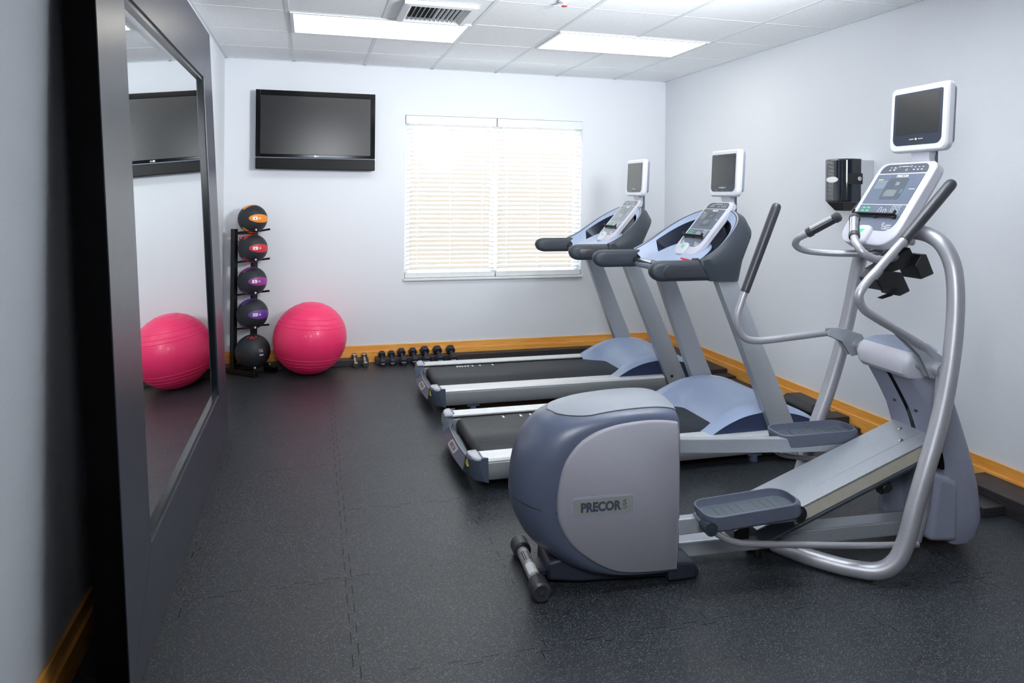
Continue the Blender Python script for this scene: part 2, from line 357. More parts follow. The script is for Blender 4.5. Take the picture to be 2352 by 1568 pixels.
def blind(x0, x1, label, side):
    t = thing('window_blind', label, 'blind', ((x0+x1)/2, YB+.03, WZ0+.002), 0, 'blinds in the window')
    h = (x1-x0)/2; H = WZ1-WZ0-.004
    MB().box(-h, h, -.045, -.033, H-.078, H-.002).box(-h, -h+.006, -.045, .03, H-.078, H-.002).box(h-.006, h, -.045, .03, H-.078, H-.002).build('valance', 'enamel_white', t, bevel=.003, smooth=False)
    MB().box(-h+.008, h-.008, -.03, .03, H-.05, H-.003).build('headrail', 'enamel_white', t, bevel=.002, smooth=False)
    s = MB(); pitch = .0415; n = int((H-.13)/pitch); z = H-.095; a = math.radians(-28)
    for k in range(n+1):
        zc = z-k*pitch
        if zc < .068: break
        rings = []
        for xx in (-h+.01, h-.01):
            ring = []
            for (q, dz) in ((-.025, -.0008), (0, .0016), (.025, -.0008), (.025, .0016), (0, .0042), (-.025, .0016)):
                ring.append(V(xx, q*math.cos(a)-dz*math.sin(a)*0, zc+q*math.sin(a)+dz))
            rings.append(ring)
        s.loft(rings)
    s.build('slats', 'slat_white', t, smooth=False)
    MB().box(-h+.003, h-.003, -.024, .024, -.001, .046).build('bottom_rail', 'enamel_white', t, bevel=.003, smooth=False)
    for fx in (-.72, 0, .72):
        c = MB()
        for yy in (-.0245, .0245): c.cyl((fx*h, yy, .02), (fx*h, yy, H-.05), .0013, n=6)
        c.build('ladder_cord', 'enamel_white', t)
    xx = h*.86*side
    MB().cyl((xx, -.036, H*.46), (xx, -.036, H-.08), .0028, n=8).build('tilt_wand', 'enamel_white', t)
    c = MB(); c.tube(catmull([(-xx, -.034, H-.08), (-xx+.002, -.034, H*.8), (-xx-.003, -.034, H*.5), (-xx+.001, -.034, H*.43)], 5), .0018, 6); c.lathe([(0, 0), (.006, .004), (.005, .03), (0, .034)], Matrix.Translation((-xx+.001, -.034, H*.41)), 10)
    c.build('lift_cord', 'enamel_white', t)

def ceiling_light(x0, y0, label):
    """recessed two by four foot troffer"""
    t = thing('ceiling_light', label, 'ceiling light', (x0+TILE, y0+TILE/2, ZC-.003), 0, 'recessed ceiling lights')
    a, b = TILE-.014, TILE/2-.010
    f = MB(); w = .022
    f.box(-a, a, -b, -b+w, -.004, .005); f.box(-a, a, b-w, b, -.004, .005); f.box(-a, -a+w, -b+w, b-w, -.004, .005); f.box(a-w, a, -b+w, b-w, -.004, .005)
    f.build('frame', 'enamel_white', t, bevel=.002, smooth=False)
    MB().box(-a+w, a-w, -b+w, b-w, -.001, .0045).build('diffuser', 'diffuser', t, smooth=False)
def air_vent():
    t = thing('air_vent', 'white ceiling supply vent with dark louvres beside a light panel', 'air vent', (.752, 4.47, ZC))
    a, b = .225, .235; ai, bi = .165, .155; d = .05
    o = [V(-a, -b, -.022), V(a, -b, -.022), V(a, b, -.022), V(-a, b, -.022)]
    o0 = [V(p.x, p.y, 0) for p in o]; m = [V(p.x*.84, p.y*.84, -.026) for p in o]; i = [V(-ai, -bi, -.001), V(ai, -bi, -.001), V(ai, bi, -.001), V(-ai, bi, -.001)]
    MB().loft([o0, o, m, i], caps=False).build('frame', 'enamel_white', t, smooth=False, solid=.0015)
    MB().box(-ai, ai, -bi, bi, -.0025, .001).build('duct', 'vent_dark', t, smooth=False)
    for k in range(11):
        x = -ai+.02+k*(2*ai-.04)/10; s = MB(); tl = math.radians(18 if k < 5 else -14)
        M = Matrix.Translation((x, 0, -.012)) @ Matrix.Rotation(tl, 4, 'Y'); s.obox(M, -.0012, .0012, -bi, bi, -.010, .009)
        s.build('louvre', 'enamel_white', t, smooth=False)
def sprinkler():
    t = thing('sprinkler_head', 'small white ceiling sprinkler at the top edge', 'sprinkler', (1.441, 3.985, ZC))
    MB().lathe([(0, .004), (.034, .004), (.036, -.004), (.022, -.010), (0, -.011)], n=28).build('escutcheon', 'enamel_white', t)
    MB().lathe([(0, -.009), (.010, -.010), (.009, -.030), (0, -.031)], n=16).build('nozzle', 'enamel_white', t)
    MB().lathe([(0, -.030), (.018, -.031), (.018, -.034), (0, -.035)], n=20).build('deflector', 'print_red', t)

# ---------------------------------------------------------------- wall television
def television():
    t = thing('television', 'large black flat television mounted high on the window wall', 'television', (.036, YB, 1.725))
    hw, H, yf = .504, .680, -.105
    # local: x right, z up, front faces -y
    fr = MB(); z0 = .105; bz = .040
    fr.box(-hw, -hw+bz, yf, yf+.05, z0, H); fr.box(hw-bz, hw, yf, yf+.05, z0, H); fr.box(-hw+bz, hw-bz, yf, yf+.05, H-.045, H); fr.box(-hw+bz, hw-bz, yf, yf+.05, z0, z0+.026)
    fr.build('frame', 'tv_gloss', t, bevel=.003, smooth=False)
    MB().box(-hw+bz, hw-bz, yf+.008, yf+.03, z0+.026, H-.045).build('screen', 'screen_grey', t, smooth=False)
    MB().box(-hw, hw, yf-.004, yf+.055, 0, z0-.010).build('speaker_bar', 'tv_black', t, bevel=.006, smooth=False)
    MB().box(-hw+.003, hw-.003, yf+.004, yf+.045, z0-.012, z0+.002).build('trim_line', 'slate', t, smooth=False)
    MB().box(-hw+.03, hw-.03, yf+.045, yf+.075, .03, H-.03).build('back_cover', 'tv_black', t, bevel=.01, smooth=False)
    br = MB(); br.box(-.22, .22, -.032, -.004, .18, .5); br.box(-.05, .05, -.034, -.028, .1, .18); br.build('wall_bracket', 'tv_black', t, bevel=.004, smooth=False)
    M = frame((.0, yf-.0003, z0+.012), (1, 0, 0), (0, 0, 1))
    disc = MB(); disc.lathe([(0, 0), (.0085, 0), (.0085, .0008), (0, .0008)], M @ Matrix.Translation((-.010, 0, 0)), 20); disc.build('logo', 'print_white', t)
    letters('LG', M @ Matrix.Translation((.011, 0, 0)), .019, 'print_white', t, bold=.02)

# ---------------------------------------------------------------- leaning mirror
def mirror():
    tilt = math.atan(.0535)
    t = thing('floor_mirror', 'huge dark-framed mirror leaning against the left wall', 'mirror', (-.497, 3.55, .002))
    # local frame: a along +y... drawn upright facing +x, then tilted
    R = Matrix.Rotation(-tilt, 4, 'Y'); L2 = 1.262; H = 2.515; D = .085; fw = .345
    def mk(name, quad, mat, x0=-D, x1=0.0, **k):
        b = MB(); b.prism([R @ V(x0, y, z) for y, z in quad], R.to_3x3() @ V(x1-x0, 0, 0)); return b.build(name, mat, t, smooth=False, **k)
    iy, z0, z1 = L2-fw, .325, H-.325
    lift = D*math.sin(tilt)
    e_ = .004
    mk('frame_stile', [(-L2+e_, 0), (-iy, z0), (-iy, z1), (-L2+e_, H)], 'frame_upright', bevel=.002)
    mk('edge_shade_band', [(-L2, 0), (-L2+e_, 0), (-L2+e_, H), (-L2, H)], 'edge_shade', x1=-.0025)  # near side of the stile coloured black to stand for its shade
    mk('frame_stile', [(L2, 0), (L2, H), (iy, z1), (iy, z0)], 'frame_upright', bevel=.002)
    mk('frame_rail', [(-L2, 0), (L2, 0), (iy, z0), (-iy, z0)], 'frame_rail', bevel=.002)
    mk('frame_rail', [(-L2, H), (-iy, z1), (iy, z1), (L2, H)], 'frame_rail', bevel=.002)
    lip = MB(); w = .020
    for q in ([(-iy, z0), (-iy+w, z0+w), (-iy+w, z1-w), (-iy, z1)], [(iy, z0), (iy, z1), (iy-w, z1-w), (iy-w, z0+w)], [(-iy, z0), (iy, z0), (iy-w, z0+w), (-iy+w, z0+w)], [(-iy, z1), (-iy+w, z1-w), (iy-w, z1-w), (iy, z1)]):
        lip.prism([R @ V(-.030, y, z) for y, z in q], R.to_3x3() @ V(.022, 0, 0))
    lip.build('inner_lip', 'lip_black', t, smooth=False)
    mk('glass', [(-iy+.004, z0+.004), (iy-.004, z0+.004), (iy-.004, z1-.004), (-iy+.004, z1-.004)], 'mirror_glass', -.026, -.022)
    mk('backing', [(-iy+.002, z0+.002), (iy-.002, z0+.002), (iy-.002, z1-.002), (-iy+.002, z1-.002)], 'black_plastic', -D+.004, -.034)

# ---------------------------------------------------------------- rack and balls
def ball_rack():
    t = thing('ball_rack', 'black metal medicine ball stand in the far left corner', 'rack', (-.55, 6.425, 0))
    d = V(.72, -.69, 0); n = V(.69, .72, 0); P = [n*-.108, n*.108]; Hh = [1.215, 1.215]
    for k, p in enumerate(P):
        M = frame(p, d, V(-d.y, d.x, 0)); b = MB(); b.obox(M, -.022, .022, -.02, .02, .045, Hh[k]); b.build('post', 'rack_black', t, bevel=.003, smooth=False)
        b = MB(); b.obox(M, -.10, .27, -.022, .022, 0, .045); b.build('foot', 'rack_black', t, bevel=.004, smooth=False)
    b = MB(); Mx = frame((0, 0, 0), n, (-n.y, n.x, 0)); b.obox(Mx, -.1, .1, -.015, .015, .03, .07); b.build('crossbar', 'rack_black', t, bevel=.003, smooth=False)
    b = MB(); b.obox(Mx, -.1, .1, -.006, .006, 1.165, 1.19); b.build('crossbar', 'rack_black', t, bevel=.003, smooth=False)
    Ms = frame(V(0, 0, 1.125)+d*.012, n, (0, 0, 1))
    pl = MB(); plate(Ms, rrect(.19, .06, .008), 0, .003, mb=pl); pl.build('sign', 'lilac_plastic', t, smooth=False)
    letters('SPRI', Ms @ Matrix.Translation((-.012, 0, .0035)), .13, 'print_red', t, bold=.01)
    for zb, rb in ((1.300, .119), (1.052, .119), (.777, .119), (.502, .128), (.186, .143)):   # each pair of arms cradles one ball
        z = zb-math.sqrt((rb+.0085)**2-.08**2)-.021
        for p in (n*-.08, n*.08):
            b = MB(); b.cyl(p+V(0, 0, z), p+d*.225+V(0, 0, z+.034), .0085, n=14); b.build('arm', 'rack_black', t)
            e = MB(); e.cyl(p+d*.224+V(0, 0, z+.034), p+d*.228+V(0, 0, z+.0345), .0088, n=14); e.build('end_cap', 'grey_plastic', t)
def medicine_ball(c, r, mat, num, label):
    t = thing('medicine_ball', label, 'medicine ball', c, 0, 'medicine balls on the corner stand')
    prof = []; N = 40
    for k in range(N+1):
        a = -PI/2+PI*k/N; dent = 0
        for g in (-.30, -.34): dent += .012*math.exp(-((math.sin(a)-g)/.012)**2)
        prof.append((max(0, r*math.cos(a)*(1-dent)), r*math.sin(a)))
    MB().lathe(prof, n=64).build('shell', 'ball_black', t, angle=60)
    pole = V(-.74, -.67, .06).normalized(); f0 = V(.62, -.78, .06); f0 = (f0-pole*f0.dot(pole)).normalized(); g0 = pole.cross(f0)
    if mat:
        for q in range(4):
            az = q*PI/2
            def fn(u, v):
                th = math.radians(38+112*u); w = .40*math.sin(PI*min(1, .02+.98*u)**.8)**.75
                a = az+(v-.5)*2*w*.74/max(.35, math.sin(th))
                dd = pole*math.cos(th)+(f0*math.cos(a)+g0*math.sin(a))*math.sin(th)
                return dd*(r*1.004)
            MB().grid(fn, 26, 10).build('stripe', mat, t, angle=60)
        nx = (f0*.92+pole*.30).normalized()
        side = V(0, 0, 1).cross(nx).normalized(); up = nx.cross(side); M = frame(nx*r*1.002, side, up)
        def curved(x0, x1, y0, y1):
            def fn(u, v):
                p = M @ V(x0+(x1-x0)*u, y0+(y1-y0)*v, 0); return p.normalized()*(r*1.0085)
            return fn
        MB().grid(curved(-.042, -.002, -.013, .013), 6, 4).build('weight_label', 'print_white', t, angle=60)
        letters(num, M @ Matrix.Translation((-.022, 0, r*.0085)), .011 if len(num) == 1 else .019, 'print_dark', t, height=.015, bold=.01)
        letters('LB', M @ Matrix.Translation((.016, 0, r*.006)), .020, 'print_white', t, height=.015, bold=.01)
    else:
        nx = V(.50, -.84, .10).normalized(); side = V(0, 0, 1).cross(nx).normalized(); up = nx.cross(side); M = frame(nx*r*1.0, side, up)
        letters('10 LB', M @ Matrix.Translation((0, .02, .001)), .032, 'print_white', t, height=.009, bold=.01)
        letters('4.5 KG', M @ Matrix.Translation((.002, .006, .001)), .036, 'print_white', t, height=.009, bold=.01)
        pl = MB(); plate(M @ Matrix.Translation((.004, -.022, .0)), rrect(.036, .012, .006), 0, .0015, mb=pl); pl.build('badge', 'grey_plastic', t, smooth=False)
        # red flame-like squiggle near the top
        nx = V(-.02, -.48, .88).normalized(); side = V(0, 0, 1).cross(nx).normalized(); up = nx.cross(side)
        def on(x, y): p = (nx*r+side*x+up*y); return p.normalized()*(r*1.003)
        for pts in (((-.045, .012), (-.025, .022), (-.012, .004), (.004, .020), (.0, .0), (-.02, -.012)), ((.005, -.012), (.024, .004), (.028, .024), (.044, .012))):
            MB().tube(catmull([on(*p) for p in pts], 6), .0032, 8).build('emblem', 'print_red', t)
def exercise_ball():
    t = thing('exercise_ball', 'large pink ribbed exercise ball on the floor beside the ball stand', 'exercise ball', (-.003, 6.205, .3005))
    r = .301; rings = [.95, .86, .76, .64, .52, .42, .02, -.44, -.54, -.64, -.73, -.82, -.90]
    prof = []; N = 420
    for k in range(N+1):
        a = -PI/2+PI*k/N; s = math.sin(a); b = 0
        for q in rings: b += (.0026 if q != .02 else .0007)*math.exp(-((a-math.asin(q))/.0062)**2)
        prof.append((max(0, (r+b)*math.cos(a)), (r+b)*s))
    M = Matrix.Rotation(math.radians(4), 4, 'Y') @ Matrix.Rotation(math.radians(2), 4, 'X')
    MB().lathe(prof, M, n=96).build('ball', 'ball_pink', t, angle=70)
    d = M @ V(-.25, .0, .97).normalized(); MB().cyl(d*(r-.004), d*(r+.001), .009, n=16).build('plug', 'stripe_red', t)

# ---------------------------------------------------------------- dumbbells
def dumbbell(f, b, r, black, label, group, txt=True):
    f = Vector(f); b = Vector(b); ax = (b-f).normalized(); base = V(f.x, f.y, 0)
    t = thing('dumbbell', label, 'dumbbell', base, 0, group)
    f = f-base; b = b-base; hl = r*.62
    side = ax.cross(V(0, 0, 1)).normalized(); up = side.cross(ax)
    n = 6
    def hexring(c, rr): return [c+(side*math.cos(PI/3*k+PI/6*0)+up*math.sin(PI/3*k))*rr for k in range(n)]
    for c in (f, b):
        m = MB(); m.loft([hexring(c-ax*hl, r*.80), hexring(c-ax*hl*.72, r), hexring(c+ax*hl*.72, r), hexring(c+ax*hl, r*.80)])
        m.build('head', 'dumbbell_black' if black else 'steel', t, bevel=r*.1, smooth=True, angle=25)
    m = MB(); L = (b-f).length; pts = [f+ax*(L*k/10) for k in range(11)]; m.tube(pts, [r*(.36+.06*math.sin(PI*k/10)) for k in range(11)], 16)
    m.build('handle', 'dumbbell_black' if black else 'chrome', t)
    if black and txt:
        M = frame(f-ax*(hl+.0002), -side if side.x < 0 else side, up); 
        if (M.to_3x3() @ V(0, 0, 1)).dot(ax) > 0: M = frame(f-ax*(hl+.0002), side, up)
        letters('PTX', M @ Matrix.Translation((0, r*.08, 0)), r*.92, 'print_white', t, height=r*.30, bold=.02)
        dsk = MB(); dsk.lathe([(0, 0), (r*.10, 0), (r*.10, .0008), (0, .0008)], M @ Matrix.Translation((0, -r*.34, 0)), 14); dsk.build('weight_mark', 'print_orange', t)

# ---------------------------------------------------------------- dispenser, power box
def dispenser():
    t = thing('towel_dispenser', 'smoky black paper towel dispenser on the right wall', 'dispenser', (XR, 3.855, 1.49))
    hw, d, H = .115, .215, .278; yc = 0
    def outline(x0, x1, r):   # plan view: wall at x=0, front at x=-d, rounded front corners
        pts = [V(-x0, -hw, 0)]
        def arc(cx, cy, a0, a1):
            for k in range(9): a = a0+(a1-a0)*k/8; pts.append(V(cx+r*math.cos(a), cy+r*math.sin(a), 0))
        arc(-x1+r, -hw+r, 1.5*PI, PI); arc(-x1+r, hw-r, PI, .5*PI); pts.append(V(-x0, hw, 0)); return pts
    MB().prism([p+V(0, 0, .003) for p in outline(.0004, .10, .004)], (0, 0, H-.012)).build('body', 'grey_plastic', t, bevel=.008, smooth=False)
    MB().prism(outline(.088, d, .075), (0, 0, H)).build('cover', 'smoke_cover', t, bevel=.010, seg=3, angle=25)
    s = MB(); s.loft([[V(-.20, -.075, 0), V(-.08, -.075, 0), V(-.08, .075, 0), V(-.20, .075, 0)], [V(-.165, -.035, -.055), V(-.10, -.035, -.055), V(-.10, .035, -.055), V(-.165, .035, -.055)]]); s.build('spout', 'black_plastic', t, bevel=.004, smooth=False)
    M = frame((-d-.0005, .0, .145), (0, -1, 0), (0, 0, 1)); pl = MB()
    el = [(.052*math.cos(2*PI*k/32), .019*math.sin(2*PI*k/32)) for k in range(32)]; plate(M, el, 0, .004, mb=pl); pl.build('name_plate', 'print_white', t, smooth=False)
    Ml = frame((-.112, -hw-.001, .150), (1, 0, 0), (0, 0, 1)); k = MB(); plate(Ml @ Matrix.Translation((-.03, 0, 0)), rrect(.11, .07, .006), -.001, .0012, mb=k); k.build('latch_plate', 'black_gloss', t, smooth=False)
    k = MB(); k.lathe([(0, .001), (.013, .001), (.013, .006), (.009, .007), (0, .007)], Ml, 24); k.build('lock', 'grey_plastic', t)
    k = MB(); k.obox(Ml, -.0012, .0012, -.006, .006, .006, .0078); k.build('keyhole', 'black_plastic', t, smooth=False)
def power_box():
    t = thing('power_supply', 'black plastic power supply box on the ledge beside the maple baseboard', 'power supply', (3.32, 4.22, .0125))
    M = Matrix.Rotation(math.radians(-4), 4, 'Z')
    b = MB(); b.obox(M, -.085, .075, -.19, .17, .0, .075); b.build('case', 'black_plastic', t, bevel=.006, smooth=False)
    b = MB(); b.loft([[M @ V(x, y, .072) for x, y in ((-.078, -.18), (.068, -.18), (.068, .16), (-.078, .16))], [M @ V(x, y, .112) for x, y in ((-.05, -.16), (.066, -.16), (.066, .14), (-.05, .14))]]); b.build('lid', 'black_plastic', t, bevel=.006, smooth=False)
    b = MB(); b.obox(M, -.095, -.08, -.10, -.02, .01, .062); b.obox(M, -.095, -.08, .03, .10, .01, .062); b.build('socket', 'black_gloss', t, bevel=.003, smooth=False)
    b = MB(); b.obox(M, -.03, .05, .17, .20, .02, .075); b.build('plug', 'bezel_navy', t, bevel=.004, smooth=False)
    for k in range(2):
        c = MB(); c.tube(catmull([M @ V(-.092, -.06+.12*k, .04), M @ V(-.13, -.05+.1*k, .045), M @ V(-.165, -.02+.05*k, .012), M @ V(-.17, -.13+.1*k, .006-.008)], 7), .004, 8); c.build('cable', 'black_plastic', t)
# ---------------------------------------------------------------- shared console pieces
def console_panel(parent, M, W, H, tk, small):
    """tilted control panel. M: x across (reader's right), y up the slope, z towards the reader; origin bottom centre"""
    shell = MB(); o0 = rrect(W, H, .05, 8, 0, H/2, [.085, .085, .045, .045]); k = .93
    ins = [(x*k, (y-H/2)*(1-(1-k)*W/H)+H/2) for x, y in o0]; back = [(x*.90, (y-H/2)*.92+H/2) for x, y in o0]
    shell.loft([[M @ V(x, y, -tk) for x, y in back], [M @ V(x, y, -tk*.72) for x, y in o0], [M @ V(x, y, -.006) for x, y in o0], [M @ V(x, y, 0) for x, y in ins]])
    shell.build('panel_shell', 'lilac_plastic', parent, bevel=.003, angle=40)
    w = W*.40
    # three overlay fields
    def field(name, y0, y1, mat, rs):
        b = MB(); plate(M, rrect(2*w, y1-y0, .01, 7, 0, (y0+y1)/2, rs), -.001, .0016, mb=b); return b.build(name, mat, parent, smooth=False)
    e = .003
    y1, y2, y3, y4 = .16*H, .47*H, .85*H, .965*H
    field('display_overlay', y3+.004, y4, 'overlay_dark', [e, e, .035, .035])
    mid = field('display_overlay', y2+.003, y3-.004, 'overlay_blue', [e, e, e, e])
    low = field('display_overlay', y1, y2-.003, 'overlay_blue', [.055, .055, e, e])
    Z = .0017
    b = MB(); plate(M, rrect(.34*W, .26*H, .012, 5, .02*W, .66*H), Z, Z+.0006, mb=b); b.build('readout_frame', 'overlay_dark', parent, smooth=False)
    b = MB(); plate(M, rrect(.20*W, .085*H, .004, 4, .0, .605*H), Z+.0005, Z+.0012, mb=b); b.build('lcd', 'lcd_grey', parent, smooth=False)
    b = MB(); plate(M, rrect(.075*W, .045*H, .004, 4, .045*W, .72*H), Z+.0005, Z+.0012, mb=b); b.build('lcd', 'lcd_grey', parent, smooth=False)
    letters('PRECOR', M @ Matrix.Translation((.05*W, .815*H, Z)), .20*W, 'print_white', parent, name='logo', depth=.0004, bold=.02)
    # printed marks: warning block, key outlines, key pads
    y = MB(); plate(M, rrect(.09*W, .012*H, .001, 2, -.305*W, .775*H), Z, Z+.0004, mb=y); y.build('warning_strip', 'print_yellow', parent, smooth=False)
    b = MB()
    for r in range(6): plate(M, rrect(.19*W, .007*H, .001, 2, -.26*W, (.755-.017*r)*H), Z, Z+.0004, mb=b)
    b.build('warning_text', 'print_faint', parent, smooth=False)
    b = MB()
    for q in range(3):
        plate(M, rrect(.09*W, .006*H, .001, 2, -.27*W, (.225-.022*q)*H), Z, Z+.0005, mb=b); plate(M, rrect(.09*W, .006*H, .001, 2, .30*W, (.225-.022*q)*H), Z, Z+.0005, mb=b)
    plate(M, rrect(.10*W, .006*H, .001, 2, .33*W, .655*H), Z, Z+.0005, mb=b)
    for x in (-.24, -.17, .17, .235, .30):
        plate(M, rrect(.03*W, .010*H, .001, 2, x*W, .893*H), Z, Z+.0005, mb=b); plate(M, rrect(.03*W, .006*H, .001, 2, x*W, .925*H), Z, Z+.0005, mb=b)
    plate(M, rrect(.13*W, .006*H, .001, 2, 0, .935*H), Z, Z+.0005, mb=b)
    b.build('printed_text', 'print_white', parent, smooth=False)
    b = MB()
    def ring(cx, cy, rx, ry, t=.0016):
        o = [(cx+rx*math.cos(2*PI*k/20), cy+ry*math.sin(2*PI*k/20)) for k in range(20)]; i = [(cx+(rx-t)*math.cos(2*PI*k/20), cy+(ry-t)*math.sin(2*PI*k/20)) for k in range(20)]
        b.loft([[M @ V(x, y_, Z) for x, y_ in o], [M @ V(x, y_, Z+.0006) for x, y_ in o], [M @ V(x, y_, Z+.0006) for x, y_ in i], [M @ V(x, y_, Z) for x, y_ in i]], caps=False)
    ring(.0, .385*H, .026*W, .052*H); ring(.085*W, .39*H, .03*W, .024*H); ring(.24*W, .195*H, .028*W, .02*H); ring(-.30*W, .235*H, .02*W, .018*H); ring(.20*W, .235*H, .02*W, .018*H)
    for i in range(3):
        for j in range(4): ring((.20+.055*i)*W, (.445-.036*j)*H, .022*W, .014*H, .0009)
    for x, q in ((-.16, .91), (-.10, .935), (.10, .935), (.05, .89)): ring(x*W, q*H, .018*W, .012*H, .0009)
    b.build('key_outlines', 'print_white', parent, smooth=False)
    b = MB(); ring2 = rrect(.085*W, .075*H, .006, 4, .17*W, .62*H)
    for r in range(3): plate(M, rrect(.035*W, .007*H, .001, 2, .17*W, (.645-.018*r)*H), Z+.0006, Z+.0011, mb=b)
    for i in range(2):
        for j in range(3): plate(M, rrect(.06*W, .018*H, .003, 3, (-.31+.085*i)*W, (.425-.037*j)*H), Z, Z+.0005, mb=b)
    b.build('key_marks', 'print_green', parent, smooth=False)
    # reading rack: thin black ledge across the panel
    b = MB(); yy = .335*H
    b.obox(M, -w*.99, w*.90, yy-.003, yy+.003, .006, .024); b.obox(M, -w*.99, w*.90, yy-.010, yy-.002, .004, .010); b.obox(M, w*.86, w*.90, yy-.004, yy+.016, .016, .028); b.obox(M, -w*.99, -w*.95, yy-.004, yy+.016, .016, .028)
    for x in (-.8, 0, .8): b.obox(M, x*w-.010, x*w+.010, yy-.014, yy-.002, .0, .012)
    b.build('reading_rack', 'black_plastic', parent, bevel=.0015, smooth=False)
    # raised nose with the start key
    n0 = rrect(.27*W, .22*H, .02, 6, -.04*W, .09*H, [.02, .02, .03, .03]); n1 = [((x+.04*W)*.86-.04*W, (y_-.09*H)*.9+.09*H) for x, y_ in n0]
    b = MB(); b.loft([[M @ V(x, y_, -.004) for x, y_ in n0], [M @ V(x, y_, .012) for x, y_ in n0], [M @ V(x, y_, .020) for x, y_ in n1]]); b.build('start_key_pod', 'lilac_plastic', parent, bevel=.003, angle=40)
    b = MB(); g = .05*W
    plate(M, [(-.04*W-g, .14*H), (-.04*W+g, .14*H), (-.04*W, .14*H-g*1.5)] if not small else rrect(g*1.5, g*1.5, .003, 4, -.04*W, .12*H), .0195, .0208, mb=b); b.build('start_key', 'print_green', parent, smooth=False)

def monitor(parent, M, W, H, neck):
    """small television: M origin bottom centre of the front face, x reader's right, y up, z towards the reader"""
    o = rrect(W, H, .026, 7, 0, H/2, [.035, .035, .022, .022]); ins = [(x*.955, (y-H/2)*.95+H/2) for x, y in o]; bk = [(x*.93, (y-H/2)*.93+H/2) for x, y in o]
    b = MB(); b.loft([[M @ V(x, y, -.040) for x, y in bk], [M @ V(x, y, -.034) for x, y in o], [M @ V(x, y, -.010) for x, y in o], [M @ V(x, y, 0) for x, y in ins]]); b.build('monitor_shell', 'white_plastic', parent, bevel=.003, angle=40)
    b = MB(); o2 = rrect(W*.88, H*.86, .02, 6, 0, H*.53); o3 = [(x*.8, (y-H*.53)*.8+H*.53) for x, y in o2]; b.loft([[M @ V(x, y, -.038) for x, y in o2], [M @ V(x, y, -.062) for x, y in o2], [M @ V(x, y, -.072) for x, y in o3]]); b.build('monitor_back', 'tower_plastic', parent, bevel=.003, angle=40)
    bz = MB(); plate(M, rrect(W*.84, H*.80, .012, 7, 0, H*.505, [.032, .032, .009, .009]), -.004, .0012, mb=bz); bz.build('bezel', 'bezel_navy', parent, smooth=False)
    sc = MB(); plate(M, rrect(W*.74, H*.60, .002, 3, 0, H*.565), 0, .0018, mb=sc); sc.build('screen', 'screen_grey', parent, smooth=False)
    lp = MB(); plate(M, rrect(W*.27, H*.048, .003, 3, .0, H*.19), 0, .0020, mb=lp); lp.build('name_plate', 'black_plastic', parent, smooth=False)
    letters('CARDIO', M @ Matrix.Translation((-W*.078, H*.19, .0021)), W*.085, 'print_white', parent, depth=.0004)
    letters('THEATER', M @ Matrix.Translation((W*.078, H*.19, .0021)), W*.09, 'print_white', parent, depth=.0004)
    d = MB(); d.lathe([(0, 0), (H*.017, 0), (H*.017, .0008), (0, .0008)], M @ Matrix.Translation((0, H*.19, .0019)), 16); d.build('logo', 'print_white', parent)
    nk = MB(); w0, w1, l = W*.165, W*.2, neck
    nk.loft([[M @ V(-w0, -l, -.030), M @ V(w0, -l, -.030), M @ V(w0, -l, -.062), M @ V(-w0, -l, -.062)], [M @ V(-w0*.86, -l*.5, -.026), M @ V(w0*.86, -l*.5, -.026), M @ V(w0*.86, -l*.5, -.06), M @ V(-w0*.86, -l*.5, -.06)], [M @ V(-w0, .012, -.018), M @ V(w0, .012, -.018), M @ V(w0, .012, -.06), M @ V(-w0, .012, -.06)]]); nk.build('monitor_bracket', 'lilac_plastic', parent, bevel=.003, angle=40)
    nb = MB(); nb.loft([[M @ V(-w0*.8, -l-.05, -.056), M @ V(w0*.8, -l-.05, -.056), M @ V(w0*.8, -l-.05, -.085), M @ V(-w0*.8, -l-.05, -.085)], [M @ V(-w0*.8, .03, -.05), M @ V(w0*.8, .03, -.05), M @ V(w0*.8, .03, -.078), M @ V(-w0*.8, .03, -.078)]]); nb.build('bracket_arm', 'slate', parent, bevel=.004, smooth=False)

